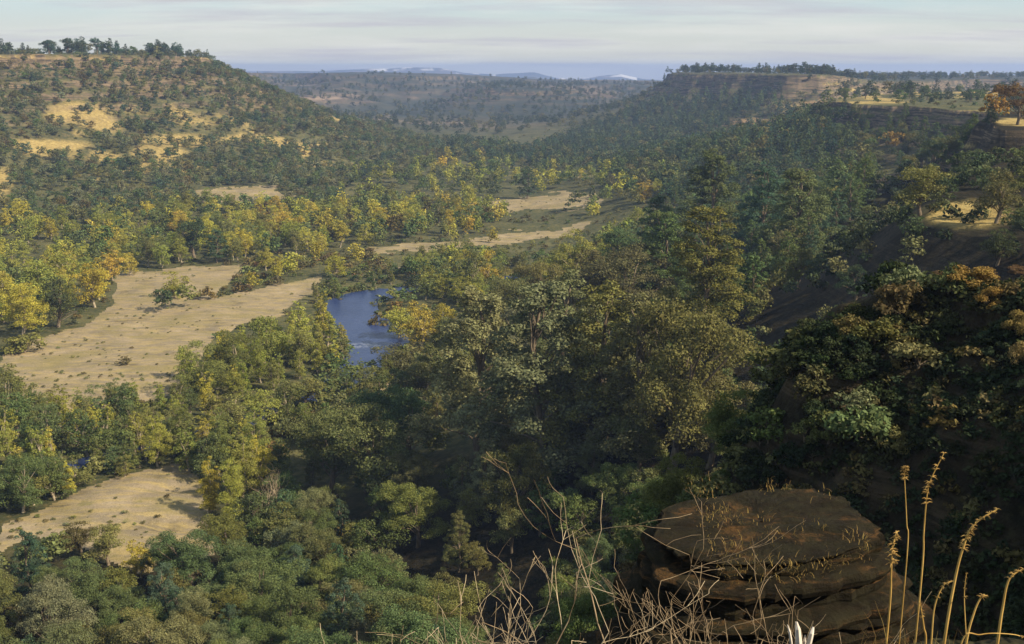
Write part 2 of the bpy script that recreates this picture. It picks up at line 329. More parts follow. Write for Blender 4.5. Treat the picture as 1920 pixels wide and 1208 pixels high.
# ------------------------------------------------------------------ plants
def leaf_mat(name, use_attr=False, trans=.25):
    m = bpy.data.materials.new(name); m.use_nodes = True; nt = m.node_tree; nt.nodes.clear()
    out = N(nt, 'ShaderNodeOutputMaterial'); g = N(nt, 'ShaderNodeNewGeometry')
    if use_attr:
        a = N(nt, 'ShaderNodeAttribute'); a.attribute_name = 'tint'; c = a.outputs['Color']
    else:
        a = N(nt, 'ShaderNodeObjectInfo'); c = a.outputs['Color']
    # leaf to leaf differences in hue and value, and some browner sprays
    hs = N(nt, 'ShaderNodeHueSaturation'); L(nt, c, hs.inputs['Color'])
    rp = g.outputs['Random Per Island']
    L(nt, math_(nt, 'ADD', .490, math_(nt, 'MULTIPLY', rp, .026)), hs.inputs['Hue'])
    cn = noise_(nt, g.outputs['Position'], .45, 3, .6)
    L(nt, math_(nt, 'ADD', math_(nt, 'MULTIPLY', math_(nt, 'FRACT', math_(nt, 'MULTIPLY', rp, 7.31)), .7), math_(nt, 'MULTIPLY', cn, 1.2)), hs.inputs['Value'])
    c2 = mixc(nt, ramp(nt, noise_(nt, g.outputs['Position'], .22, 3, .6), [(.52, 0.0), (.68, .22)]), hs.outputs[0], (.16, .12, .045))
    d = N(nt, 'ShaderNodeBsdfDiffuse'); t = N(nt, 'ShaderNodeBsdfTranslucent'); mx = N(nt, 'ShaderNodeMixShader'); mx.inputs[0].default_value = trans
    L(nt, c2, d.inputs[0]); L(nt, c2, t.inputs[0]); L(nt, d.outputs[0], mx.inputs[1]); L(nt, t.outputs[0], mx.inputs[2]); L(nt, mx.outputs[0], out.inputs[0])
    return m
M_LEAF = leaf_mat('leaves'); M_LEAFA = leaf_mat('leaves_mass', True)
def wood_mat(name, c1, c2, sc_=3):
    m = bpy.data.materials.new(name); m.use_nodes = True; nt = m.node_tree; b = nt.nodes['Principled BSDF']
    g = N(nt, 'ShaderNodeNewGeometry'); n = noise_(nt, mapping(nt, g.outputs['Position'], (1, 1, .3)), sc_, 5, .7)
    L(nt, ramp(nt, n, [(.35, c1), (.65, c2)]), b.inputs['Base Color']); b.inputs['Roughness'].default_value = .9
    b.inputs['Specular IOR Level'].default_value = .15
    return m
M_BARK = wood_mat('bark', (.09, .07, .05), (.22, .18, .13)); M_PALE = wood_mat('pale_bark', (.2, .17, .12), (.42, .36, .27))

def cards(P, Nn, size, rs_, asp=.62):
    """leaf sprays: one bent-free quad per point, facing roughly along Nn"""
    n = len(P); a = rs_.normal(size=(n, 3)); t = np.cross(Nn, a); t /= np.linalg.norm(t, axis=1)[:, None]+1e-9
    b = np.cross(Nn, t); s = (size*rs_.uniform(.55, 1.3, n))[:, None]*.5
    V = np.stack([P-t*s, P-b*s*asp+t*s*.1, P+t*s, P+b*s*asp-t*s*.2], 1)
    return V.reshape(-1, 3), np.arange(n*4).reshape(-1, 4)
def unit(v): return v/(np.linalg.norm(v, axis=-1, keepdims=True)+1e-9)
def clump_cards(C, Rd, n, size, rs_, flat=.8, up=.25):
    w = Rd**2; i = rs_.choice(len(C), n, p=w/w.sum()); d = unit(rs_.normal(size=(n, 3))); d[:, 2] = np.where(d[:, 2] < -.3, -d[:, 2], d[:, 2])
    P = C[i]+d*(Rd[i]*rs_.uniform(.45, 1.08, n)**.8)[:, None]*np.array([1, 1, flat])
    Nn = unit(d*.9+rs_.normal(size=(n, 3))*.55+np.array([0, 0, up]))
    return cards(P, Nn, size, rs_)
def crown_pts(kind, rs_):
    if kind == 'oak':
        lob = [(rs_.uniform(-.24, .24), rs_.uniform(-.24, .24), rs_.uniform(.24, .72)) for _ in range(rs_.integers(7, 10))]
        C = []; Rd = []
        for l in lob+[(0, 0, .72), (0, 0, .4)]:
            for _ in range(9):
                d = unit(rs_.normal(size=3)); d[2] = abs(d[2])*.9-.2
                C.append(np.array(l)+d*rs_.uniform(.1, .22)*np.array([1, 1, .85])); Rd.append(rs_.uniform(.05, .11))
    elif kind == 'cotton':
        C = []; Rd = []
        for l in [(rs_.uniform(-.2, .2), rs_.uniform(-.2, .2), rs_.uniform(.2, .74)) for _ in range(9)]+[(0, 0, .78), (0, 0, .5), (0, 0, .3)]:
            for _ in range(8):
                d = unit(rs_.normal(size=3)); C.append(np.array(l)+d*rs_.uniform(.08, .19)*np.array([1, 1, 1.1])); Rd.append(rs_.uniform(.05, .10))
    elif kind == 'willow':
        C = []; Rd = []
        for _ in range(rs_.integers(3, 5)):
            x, y, h = rs_.uniform(-.09, .09), rs_.uniform(-.09, .09), rs_.uniform(.7, .93)
            for z in np.linspace(.12, h, 11):
                r = .10*math.sqrt(max(.05, 1-((z/h-.45)/.6)**2)); a = rs_.uniform(0, 6.3)
                C.append(np.array([x+cos(a)*r*.7, y+sin(a)*r*.7, z])); Rd.append(r*rs_.uniform(.5, .9))
    elif kind == 'pine':         # open, many-leadered foothill pine
        C = []; Rd = []
        for k in range(rs_.integers(95, 115)):
            z = rs_.uniform(.1, .97)**.9; r = (.05+.25*(1-z)**.7)*rs_.uniform(.35, 1.2); a = rs_.uniform(0, 6.3)
            C.append(np.array([cos(a)*r, sin(a)*r, z+rs_.uniform(-.02, .03)])); Rd.append(.035+.045*(1-z)*rs_.uniform(.5, 1.5))
        C.append(np.array([0, 0, .97])); Rd.append(.03)
    elif kind == 'shrub':
        C = []; Rd = []
        for _ in range(26):
            d = unit(rs_.normal(size=3)); d[2] = abs(d[2]); C.append(d*rs_.uniform(.25, .5)*np.array([1.1, 1.1, 1.15])+np.array([0, 0, .12])); Rd.append(rs_.uniform(.12, .24))
    return np.array(C), np.array(Rd)
def tube(path, r0, r1, V, Q, n=6):
    base = len(V); path = [np.array(p, float) for p in path]; m = len(path)
    for i, p in enumerate(path):
        d = path[min(i+1, m-1)]-path[max(i-1, 0)]; d = d/(np.linalg.norm(d)+1e-9)
        a = np.array([0, 0, 1.]) if abs(d[2]) < .8 else np.array([1., 0, 0]); s = np.cross(d, a); s /= np.linalg.norm(s); t = np.cross(d, s)
        r = r0+(r1-r0)*i/(m-1)
        for k in range(n): q = 2*pi*k/n; V.append(p+(s*cos(q)+t*sin(q))*r)
    for i in range(m-1):
        for k in range(n): a_ = base+i*n+k; b_ = base+i*n+(k+1) % n; Q.append((a_, b_, b_+n, a_+n))
def trunk_geo(kind, C, rs_):
    V = []; Q = []; top = {'oak': .5, 'cotton': .6, 'willow': .6, 'pine': .95, 'shrub': .25}[kind]
    r0 = {'oak': .028, 'cotton': .022, 'willow': .016, 'pine': .016, 'shrub': .03}[kind]
    ph = rs_.uniform(0, 6); w = .02 if kind == 'pine' else .035
    ax = [np.array([w*sin(ph+z*7), w*cos(ph+z*6), z-.06]) for z in np.linspace(0, top+.06, 8)]
    tube(ax, r0*1.25, r0*.3, V, Q, 7)
    sel = rs_.permutation(len(C))[:22 if kind == 'pine' else 18]
    for c in C[sel]:
        zb = min(top, c[2]*(.85 if kind == 'pine' else .62))*rs_.uniform(.75, 1); b = np.array([w*sin(ph+zb*7), w*cos(ph+zb*6), zb-.02])
        mid = b+(c-b)*.5+np.array([0, 0, .03])+rs_.normal(size=3)*.015
        tube([b, (b+mid)/2+rs_.normal(size=3)*.008, mid, c], r0*.42, r0*.1, V, Q, 4)
    return np.array(V), np.array(Q)
PROTO = {}; LOW = {}
NCARD = dict(oak=(24000, 5200, 400), cotton=(18000, 4800, 400), willow=(14000, 3400, 260), pine=(24000, 5200, 340), shrub=(5000, 1200, 110))
CSIZE = dict(oak=(.016, .029, .095), cotton=(.017, .031, .095), willow=(.013, .026, .07), pine=(.015, .028, .085), shrub=(.055, .095, .24))
for ki, kind in enumerate(NCARD):
    for v in range(6):
        rs_ = np.random.default_rng(100*ki+v+5); C, Rd = crown_pts(kind, rs_); e = []
        for lod in range(3):
            V, Q = clump_cards(C, Rd*(1 if lod < 2 else 1.08), NCARD[kind][lod], CSIZE[kind][lod], rs_, up=.15 if kind != 'pine' else .35)
            if lod < 2: e.append(mesh_from(f'{kind}_crown', V, Q, M_LEAF))
            else: LOW[kind, v] = (V, Q)
        tv, tq = trunk_geo(kind, C, rs_)
        e.append(mesh_from(f'{kind}_trunk', tv, tq, M_PALE if kind in ('cotton', 'willow') else M_BARK, True))
        PROTO[kind, v] = e

COLR0 = dict(gold=(.43, .32, .035), yellow=(.36, .33, .045), lime=(.22, .25, .045), olive=(.13, .145, .042), green=(.075, .115, .045), dark=(.042, .075, .04),
            blue=(.045, .085, .052), grey=(.13, .135, .075), rust=(.20, .095, .03), orange=(.33, .14, .03), brown=(.14, .10, .045), dusk=(.078, .085, .036))
COLR = {k: tuple(min(.6, q*m) for q, m in zip(c, (1.36, 1.22, 1.0))) for k, c in COLR0.items()}
COLR.update(deep=(.04, .055, .028), grey=(.175, .19, .10), dusk=(.145, .15, .062), olive=(.165, .18, .06), green=(.11, .15, .058), dark=(.07, .095, .046), blue=(.07, .115, .068), gold=(.42, .335, .06), yellow=(.37, .35, .068), lime=(.245, .265, .062), brown=(.13, .11, .05), rust=(.18, .12, .05), orange=(.29, .19, .06))  # first entry puts the right slopes' shade into the shrubs' leaf colour
CNAME = dict(gold='golden', yellow='yellow', lime='yellow-green', olive='olive green', green='green', dark='dark green', blue='blue-green', grey='grey-green', rust='rust-brown', orange='orange', brown='brown', dusk='dull green', deep='shade-darkened green')
TREES = []   # dicts: kind, x, y, z, h, w, col, region
occ = {}
def free(x, y, r):
    c = 12.0; i, j = int(x//c), int(y//c)
    for a in (-1, 0, 1):
        for b in (-1, 0, 1):
            for (X, Y, RR) in occ.get((i+a, j+b), ()):
                if (X-x)**2+(Y-y)**2 < ((RR+r)*.5)**2: return False
    occ.setdefault((i, j), []).append((x, y, r)); return True
def add(kind, x, y, h, col, region, w=1.0, z=None):
    if z is None: z = float(height(np.array([x]), np.array([y]))[0][0])
    TREES.append(dict(kind=kind, x=x, y=y, z=z, h=h, w=w, col=col, region=region))
def hit(u, v):                   # where the ground is seen at pixel u, v
    ys = np.geomspace(2, 9000, 3000); b = (604-v)/F; dy = cos(PITCH)+b*sin(PITCH); dz = -sin(PITCH)+b*cos(PITCH); t = ys/dy
    X = (u-960)/F*t; Z = HC+dz*t; g = height(X, ys)[0]; k = np.argmax(g > Z)
    return X[k], ys[k], g[k]
def hero(kind, u, v, hpx, col, region, w=1.0, flat=True):
    if flat: x, y = at_z(u, v, .5)
    else: x, y, _ = hit(u, v)
    h = hpx*y/F/ .97; free(x, y, h*.45*w); add(kind, x, y, h, col, region, w)
def pick(opts):
    k = list(opts); return rng.choice(k, p=np.array([opts[q] for q in k])/sum(opts.values()))
def scatter(region, poly, n, kinds, hr, flat=True, yr=(60, 9000), gap=.42, maxtry=40, mask=None, w=(.85, 1.15)):
    """bases spread evenly over a ground polygon traced in photograph pixels"""
    us = [p[0] for p in poly]; vs = [p[1] for p in poly]; made = 0
    M = n*maxtry
    if flat:
        u = rng.uniform(min(us), max(us), M); v = rng.uniform(min(vs), max(vs), M); k = inside(u, v, poly); u, v = u[k], v[k]
        x, y = at_z(u, v, 0.5); keep = rng.uniform(0, 1, len(x)) < (y/y.max())**1.0
        x, y = x[keep], y[keep]
    else:
        g = (GU > min(us)) & (GU < max(us)) & (GV > min(vs)) & (GV < max(vs)) & (GY > yr[0]) & (GY < yr[1]) & (GD > 0)
        ii = np.argwhere(g)
        if not len(ii): print('empty', region); return
        ar = GD[g]**2; ar = GY[g]**2*.0+Rr[g]**2          # ground area of a cell grows with distance squared
        pk = ii[rng.choice(len(ii), M, p=ar/ar.sum())]; u = GU[pk[:, 0], pk[:, 1]]; v = GV[pk[:, 0], pk[:, 1]]
        k = inside(u, v, poly); pk = pk[k]; x = GX[pk[:, 0], pk[:, 1]]; y = GY[pk[:, 0], pk[:, 1]]
        x = x+rng.normal(0, .004, len(x))*y; y = y*(1+rng.normal(0, .003, len(x)))
    if not len(x): print('none', region); return
    z, rd = height(x, y); uu, vv, _ = proj(x, y, z); fu, fv = floor_uv(x, y)
    gr = np.zeros(len(x), bool)
    for p in GRAVEL: gr |= inside(fu, fv, p)
    gr &= z < 6
    for a in range(len(x)):
        if made >= n: break
        if gr[a] or rd[a] < 1.2 or y[a] < 2: continue
        if mask is not None and not mask(uu[a], vv[a]): continue
        kd, cl = pick(kinds).split(':'); h = rng.uniform(*hr)*(.42 if kd == 'shrub' else 1)
        if not free(x[a], y[a], h*.5*(.8 if kd in ('pine', 'willow') else 1.0)*gap/.42): continue
        add(kd, float(x[a]), float(y[a]), h, cl, region, rng.uniform(*w), float(z[a])-.1); made += 1
    print(region, made)
def off_patch(u, v):
    return not any(((u-a)/(ru*.95))**2+((v-b+2)/(rv*1.0))**2 < 1 and R.random() < .8 for a, b, ru, rv in PATCH)

# named trees first
H = hero
H('oak', 112, 612, 108, 'dark', 'west bank', 1.1); H('cotton', 178, 572, 100, 'gold', 'west bank'); H('cotton', 45, 630, 125, 'yellow', 'west bank', 1.1)
H('cotton', 78, 590, 112, 'lime', 'west bank', 1.2); H('cotton', 15, 590, 95, 'yellow', 'west bank'); H('cotton', 120, 545, 90, 'lime', 'west bank', 1.2)
H('shrub', 45, 660, 48, 'olive', 'west bank', 1.5); H('cotton', 243, 512, 46, 'yellow', 'west bank', 1.2)
H('cotton', 325, 558, 58, 'lime', 'island clump', 1.3); H('oak', 352, 575, 52, 'olive', 'island clump', 1.2); H('oak', 305, 582, 48, 'dark', 'island clump', 1.3); H('shrub', 385, 560, 30, 'brown', 'island clump', 1.3)
H('shrub', 233, 684, 18, 'brown', 'island clump', 1.5); H('shrub', 204, 612, 5, 'brown', 'island clump', 1)
H('oak', 365, 480, 84, 'dark', 'far belt', 1.2); H('pine', 408, 490, 62, 'blue', 'far belt', 1.4); H('cotton', 460, 480, 62, 'gold', 'far belt', 1.1)
H('cotton', 500, 505, 50, 'yellow', 'far belt'); H('cotton', 610, 432, 44, 'gold', 'far belt', 1.3); H('cotton', 560, 442, 46, 'gold', 'far belt', 1.2); H('cotton', 668, 430, 46, 'yellow', 'far belt', 1.3); H('cotton', 715, 432, 48, 'gold', 'far belt', 1.3)
H('cotton', 925, 452, 30, 'gold', 'far belt', 1.3); H('cotton', 1207, 412, 45, 'gold', 'far belt', 1.2); H('cotton', 1030, 358, 40, 'yellow', 'far belt', 1.6); H('cotton', 830, 322, 32, 'gold', 'far belt', 1.2)
H('pine', 990, 372, 58, 'dark', 'far belt', 1.2); H('cotton', 1115, 416, 32, 'yellow', 'far belt', 1.2); H('cotton', 885, 330, 30, 'yellow', 'far belt', 1.2); H('cotton', 965, 340, 26, 'yellow', 'far belt', 1.3)
H('cotton', 790, 650, 96, 'gold', 'point', 1.2); H('cotton', 750, 628, 74, 'yellow', 'point', 1.2); H('cotton', 828, 640, 80, 'gold', 'point', 1.0); H('shrub', 712, 600, 34, 'brown', 'point', 1.2); H('shrub', 740, 585, 34, 'orange', 'point', 1.1); H('shrub', 765, 665, 40, 'olive', 'point', 1.2)
H('cotton', 885, 560, 100, 'olive', 'point', 1.0); H('cotton', 915, 540, 80, 'gold', 'point', .9)
H('willow', 565, 660, 105, 'yellow', 'near bank', 1.2); H('willow', 605, 630, 95, 'yellow', 'near bank', 1.1); H('cotton', 500, 690, 108, 'lime', 'near bank', 1.1); H('cotton', 440, 722, 128, 'olive', 'near bank', 1.1); H('cotton', 385, 748, 130, 'olive', 'near bank', 1.1)
H('cotton', 350, 710, 70, 'lime', 'near bank', 1.0); H('willow', 640, 675, 70, 'olive', 'near bank', 1.6); H('willow', 618, 650, 70, 'lime', 'near bank', 1.4)
for u, v, h, c in [(395, 962, 125, 'gold'), (425, 970, 150, 'yellow'), (455, 935, 165, 'lime'), (490, 930, 150, 'yellow'), (350, 880, 110, 'lime'), (300, 870, 130, 'yellow'), (270, 850, 110, 'lime'), (330, 850, 130, 'olive'), (15, 850, 110, 'yellow'), (480, 880, 150, 'lime'), (410, 880, 140, 'olive')]:
    H('willow', u, v, h, c, 'lower bank', 1.15)
for u, v, h, c in [(160, 845, 105, 'green'), (215, 850, 110, 'green'), (45, 960, 130, 'green'), (100, 935, 90, 'green'), (20, 780, 110, 'olive'), (235, 890, 50, 'olive')]:
    H('cotton', u, v, h, c, 'lower bank', 1.1)
for u, v, h, k, c, w in [(1260, 905, 400, 'oak', 'dusk', .85), (1200, 870, 330, 'pine', 'dusk', 1.2), (1330, 880, 220, 'oak', 'dusk', 1.0), (1130, 850, 330, 'pine', 'olive', 1.2), (1010, 900, 390, 'pine', 'grey', 1.2), (900, 860, 330, 'pine', 'grey', 1.2), (1060, 790, 290, 'pine', 'grey', 1.2),
                         (700, 960, 240, 'oak', 'dusk', 1.1), (620, 930, 190, 'oak', 'dusk', 1.1), (760, 880, 190, 'oak', 'green', 1.1), (970, 1000, 200, 'oak', 'dusk', .9), (780, 1030, 150, 'oak', 'olive', 1.1), (840, 780, 190, 'pine', 'dusk', 1.2),
                         (1320, 640, 250, 'pine', 'olive', 1.3), (1240, 600, 200, 'pine', 'green', 1.3), (1180, 640, 200, 'oak', 'dusk', 1.1), (1100, 660, 190, 'pine', 'dusk', 1.3), (1490, 520, 200, 'pine', 'green', 1.3), (1330, 480, 190, 'pine', 'green', 1.2),
                         (1430, 480, 160, 'pine', 'blue', 1.2), (1230, 500, 130, 'pine', 'green', 1.2), (1160, 560, 150, 'oak', 'green', 1.2), (1080, 560, 130, 'cotton', 'lime', 1.2), (1010, 600, 130, 'oak', 'dusk', 1.2), (940, 650, 150, 'oak', 'dusk', 1.2), (960, 720, 150, 'pine', 'grey', 1.2),
                         (800, 760, 110, 'oak', 'dusk', 1.1), (1200, 790, 200, 'oak', 'dusk', 1.1), (710, 820, 120, 'pine', 'dark', 1.4), (650, 800, 70, 'oak', 'dusk', 1.2)]:
    H(k, u, v, h, c, 'centre grove', w, flat=False)
for u, v, h, k, c, w in [(1725, 405, 110, 'oak', 'olive', 1.25), (1870, 230, 70, 'oak', 'orange', 1.0), (1905, 235, 85, 'oak', 'rust', 1.1),
                         (1670, 290, 45, 'oak', 'orange', 1.1), (1870, 420, 110, 'oak', 'dusk', 1.1)]:
    H(k, u, v, h, c, 'east slope', w, flat=False)
for u, v, h, c, k in [(20, 952, 90, 'green', 'cotton'), (62, 942, 95, 'olive', 'cotton'), (104, 928, 80, 'green', 'cotton'), (142, 908, 70, 'olive', 'cotton'), (182, 895, 55, 'olive', 'oak'), (218, 884, 60, 'green', 'cotton'), (258, 872, 75, 'olive', 'willow'),
                      (-20, 960, 100, 'green', 'cotton'), (300, 862, 80, 'lime', 'willow'), (345, 850, 85, 'olive', 'cotton'), (390, 838, 90, 'lime', 'willow'), (440, 820, 95, 'olive', 'cotton'), (490, 800, 95, 'lime', 'cotton'), (535, 785, 90, 'olive', 'cotton'), (575, 768, 80, 'olive', 'oak'), (610, 755, 75, 'green', 'oak')]:
    H(k, u, v, h, c, 'lower bank', 1.25)
for u, v, h, c, k in [(660, 722, 58, 'olive', 'oak'), (700, 706, 44, 'green', 'oak'), (745, 700, 50, 'olive', 'oak'), (780, 690, 60, 'dusk', 'oak'), (630, 700, 66, 'green', 'oak'), (645, 670, 50, 'green', 'oak'),
                      (760, 572, 40, 'green', 'oak'), (800, 560, 46, 'olive', 'cotton'), (735, 560, 30, 'lime', 'oak'), (845, 552, 55, 'green', 'oak'), (775, 548, 38, 'dark', 'oak'), (715, 556, 18, 'olive', 'shrub'), (870, 545, 60, 'lime', 'cotton')]:
    H(k, u, v, h, c, 'point' if v < 600 else 'near bank', 1.3)
for u, v, h, c, k in [(150, 1045, 85, 'brown', 'oak'), (205, 1060, 95, 'olive', 'oak'), (265, 1085, 85, 'gold', 'cotton'), (110, 1060, 80, 'olive', 'oak'), (60, 1075, 70, 'green', 'oak'), (0, 1085, 60, 'dusk', 'oak')]:
    H(k, u, v, h, c, 'lower left slope', 1.2, flat=False)
S = scatter
S('west bank', [(-60, 430), (130, 425), (230, 415), (240, 500), (205, 560), (90, 615), (-60, 640)], 80, {'cotton:yellow': 4, 'cotton:lime': 5, 'cotton:gold': 1.5, 'oak:green': 2}, (9, 14))
S('far belt', [(150, 436), (350, 402), (560, 396), (850, 385), (960, 392), (930, 425), (860, 450), (700, 460), (620, 480), (560, 480), (480, 488), (340, 498), (240, 505)], 240, {'cotton:yellow': 4, 'cotton:gold': 2, 'cotton:lime': 5, 'oak:green': 3, 'cotton:olive': 3, 'oak:brown': 1}, (9, 15))
S('far belt', [(420, 490), (620, 480), (700, 478), (740, 500), (700, 520), (600, 520), (420, 560)], 70, {'shrub:brown': 4, 'shrub:olive': 3, 'shrub:rust': 2, 'cotton:yellow': 1}, (7, 11), w=(1, 1.4))
S('reed edge', [(585, 545), (625, 520), (690, 510), (760, 510), (745, 535), (690, 540), (640, 552), (620, 575), (640, 620), (655, 680), (600, 660)], 45, {'shrub:green': 3, 'willow:olive': 2, 'shrub:olive': 2, 'willow:green': 1}, (6, 9), w=(1.1, 1.5))
S('valley head', [(620, 345), (830, 300), (1000, 300), (1130, 320), (1260, 350), (1280, 410), (1130, 420), (960, 375), (820, 380), (650, 388)], 230, {'cotton:yellow': 2, 'cotton:lime': 4, 'oak:green': 5, 'pine:dark': 3, 'oak:dusk': 3}, (8, 14))
S('middle belt', [(740, 500), (850, 482), (950, 500), (1080, 492), (1120, 470), (1200, 440), (1180, 520), (1080, 560), (950, 560), (900, 600), (840, 570), (780, 530)], 170, {'cotton:lime': 4, 'cotton:olive': 4, 'oak:green': 3, 'cotton:yellow': 2, 'oak:brown': 1}, (8, 12))
S('near bank', [(345, 745), (400, 690), (520, 655), (560, 640), (610, 600), (640, 640), (650, 680), (560, 715), (520, 725), (430, 762), (370, 775)], 34, {'cotton:lime': 4, 'cotton:olive': 3, 'willow:yellow': 3, 'willow:lime': 3}, (8, 13))
S('near bank', [(-60, 900), (250, 840), (400, 800), (560, 745), (660, 705), (700, 715), (560, 775), (400, 830), (250, 865), (-60, 950)], 60, {'willow:olive': 3, 'willow:lime': 2, 'cotton:green': 2, 'shrub:olive': 2}, (6, 9))
S('near bank', [(540, 750), (660, 706), (760, 694), (770, 712), (680, 735), (560, 780)], 26, {'willow:olive': 3, 'cotton:olive': 2, 'oak:dusk': 2}, (9, 12), w=(1.2, 1.5))
S('near bank', [(470, 800), (560, 760), (680, 690), (750, 680), (740, 710), (660, 780), (560, 850), (500, 860)], 30, {'shrub:olive': 3, 'shrub:rust': 2, 'oak:dusk': 3, 'cotton:olive': 2}, (7, 10))
S('lower bank', [(-60, 790), (0, 770), (60, 780), (230, 775), (350, 765), (450, 790), (520, 800), (540, 930), (500, 945), (400, 900), (250, 872), (130, 925), (60, 960), (-60, 975)], 130, {'willow:yellow': 2, 'willow:lime': 3, 'cotton:green': 4, 'cotton:olive': 3, 'willow:olive': 2}, (7, 13))
S('lower left slope', [(-150, 1140), (60, 1120), (260, 1150), (340, 1100), (420, 1060), (520, 960), (640, 1010), (760, 1100), (860, 1300), (800, 1600), (-200, 1600)], 230, {'oak:green': 6, 'oak:dusk': 2, 'oak:grey': 2, 'oak:olive': 2, 'pine:blue': 1, 'shrub:gold': .6, 'shrub:brown': 2}, (8, 13), flat=False, yr=(45, 220), gap=.36)
S('centre grove', [(520, 960), (560, 830), (660, 790), (780, 720), (850, 690), (900, 620), (1000, 560), (1200, 500), (1400, 620), (1330, 860), (1200, 960), (1050, 1100), (850, 1180), (700, 1080)], 210, {'oak:dusk': 4, 'oak:green': 4, 'pine:dusk': 4, 'pine:green': 3, 'pine:grey': 3, 'oak:olive': 2}, (6, 12), flat=False, yr=(60, 420))
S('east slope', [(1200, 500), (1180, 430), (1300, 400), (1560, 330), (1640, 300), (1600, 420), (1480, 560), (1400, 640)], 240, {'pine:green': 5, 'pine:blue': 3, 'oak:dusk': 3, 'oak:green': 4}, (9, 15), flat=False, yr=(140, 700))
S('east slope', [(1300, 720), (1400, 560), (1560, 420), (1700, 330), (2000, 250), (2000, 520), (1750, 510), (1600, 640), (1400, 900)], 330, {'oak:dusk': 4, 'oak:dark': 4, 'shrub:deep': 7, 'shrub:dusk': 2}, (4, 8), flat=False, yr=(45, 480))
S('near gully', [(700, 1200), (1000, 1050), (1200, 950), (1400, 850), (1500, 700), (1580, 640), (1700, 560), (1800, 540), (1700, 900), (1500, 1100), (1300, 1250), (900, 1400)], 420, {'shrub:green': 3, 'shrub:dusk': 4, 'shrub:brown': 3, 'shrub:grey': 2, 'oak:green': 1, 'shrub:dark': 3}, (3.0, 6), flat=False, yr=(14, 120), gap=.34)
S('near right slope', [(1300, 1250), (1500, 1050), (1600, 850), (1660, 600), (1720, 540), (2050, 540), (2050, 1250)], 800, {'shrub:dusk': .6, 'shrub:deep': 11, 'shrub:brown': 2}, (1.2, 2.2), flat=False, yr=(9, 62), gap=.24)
S('near gully', [(1180, 1000), (1650, 1000), (1700, 1300), (1100, 1300)], 120, {'shrub:dark': 5, 'shrub:dusk': 3}, (2.5, 4.5), flat=False, yr=(9, 17.2), gap=.3)
S('centre grove', [(1080, 1010), (1180, 930), (1360, 840), (1430, 880), (1250, 1150), (1020, 1200)], 46, {'oak:dusk': 4, 'oak:green': 3, 'oak:olive': 2, 'shrub:green': 2}, (6, 10), flat=False, yr=(40, 170), gap=.3)
S('right far slope', [(1265, 135), (1480, 135), (1600, 140), (1600, 205), (1400, 215), (1240, 215)], 260, {'oak:dark': 4, 'pine:dark': 3, 'oak:dusk': 2}, (6, 11), flat=False, yr=(900, 1800), gap=.3, mask=off_patch)
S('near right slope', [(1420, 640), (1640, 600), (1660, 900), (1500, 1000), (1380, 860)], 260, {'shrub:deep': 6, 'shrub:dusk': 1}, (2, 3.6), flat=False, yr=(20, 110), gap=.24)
S('near gully', [(1180, 1060), (1700, 1060), (1750, 1300), (1100, 1300)], 90, {'shrub:dark': 5, 'shrub:brown': 1}, (2.2, 3.6), flat=False, yr=(8, 17.8), gap=.24)
S('right plateau', [(1600, 215), (1850, 255), (1850, 330), (1640, 320), (1560, 270)], 90, {'oak:dark': 3, 'oak:green': 3, 'oak:dusk': 2, 'pine:green': 2}, (7, 12), flat=False, yr=(180, 760), gap=.32)
# rims against the sky
def rimline(region, pts, n, kinds, hr, back):
    made = 0
    for k in range(n*6):
        if made >= n: break
        t = rng.uniform(0, len(pts)-1); i = int(t); f = t-i; u = pts[i][0]+(pts[i+1][0]-pts[i][0])*f; y = pts[i][1]+(pts[i+1][1]-pts[i][1])*f+rng.uniform(*back)
        x = float(wx(u, y, 75.)); kd, cl = pick(kinds).split(':'); h = rng.uniform(*hr)
        if free(x, y, h*.3): add(kd, x, y, h, cl, region, rng.uniform(.8, 1.2)); made += 1
rimline('left rim', [(-60, 880), (100, 900), (280, 980), (340, 1040)], 60, {'oak:dark': 3, 'pine:dark': 4, 'oak:blue': 2}, (8, 16), (12, 70))
rimline('left rim', [(300, 1010), (370, 1080)], 8, {'oak:dark': 3}, (2.5, 4.5), (5, 60))
rimline('far right rim', [(1275, 1530), (1340, 1400), (1500, 1200), (1560, 1250)], 120, {'oak:dark': 5, 'pine:dark': 3}, (7, 14), (5, 160))
rimline('right plateau', [(1560, 760), (1700, 700), (1950, 640)], 50, {'oak:dark': 3, 'pine:dark': 2, 'oak:green': 2}, (6, 12), (5, 300))
S('right plateau rear', [(1500, 120), (2000, 120), (2000, 172), (1540, 185)], 500, {'oak:dark': 4, 'pine:dark': 2, 'oak:dusk': 2}, (7, 13), flat=False, yr=(800, 2300), gap=.3)
S('right plateau', [(1530, 190), (1760, 165), (2000, 150), (2000, 270), (1830, 260), (1700, 300), (1560, 300)], 90, {'oak:dark': 4, 'pine:blue': 2, 'oak:green': 3, 'oak:brown': 1}, (5, 10), flat=False, yr=(300, 900), mask=off_patch)
S('left hillside', [(-60, 105), (380, 108), (480, 150), (700, 235), (860, 280), (840, 300), (640, 345), (640, 388), (350, 398), (150, 432), (-60, 450)], 3600, {'oak:dark': 2, 'oak:green': 4, 'oak:blue': 1, 'pine:blue': 1, 'oak:dusk': 4, 'oak:grey': 4, 'oak:brown': .8}, (5.5, 10), flat=False, yr=(500, 1350), mask=off_patch, gap=.29, maxtry=30)
S('right far slope', [(830, 270), (1000, 285), (1130, 235), (1230, 190), (1500, 190), (1560, 230), (1640, 300), (1560, 340), (1280, 400), (1130, 320), (1000, 312), (830, 300)], 2300, {'pine:dark': 4, 'pine:green': 4, 'pine:blue': 4, 'oak:dark': 4, 'oak:dusk': 2}, (8, 15), flat=False, yr=(500, 1700), mask=off_patch, gap=.34, maxtry=25)
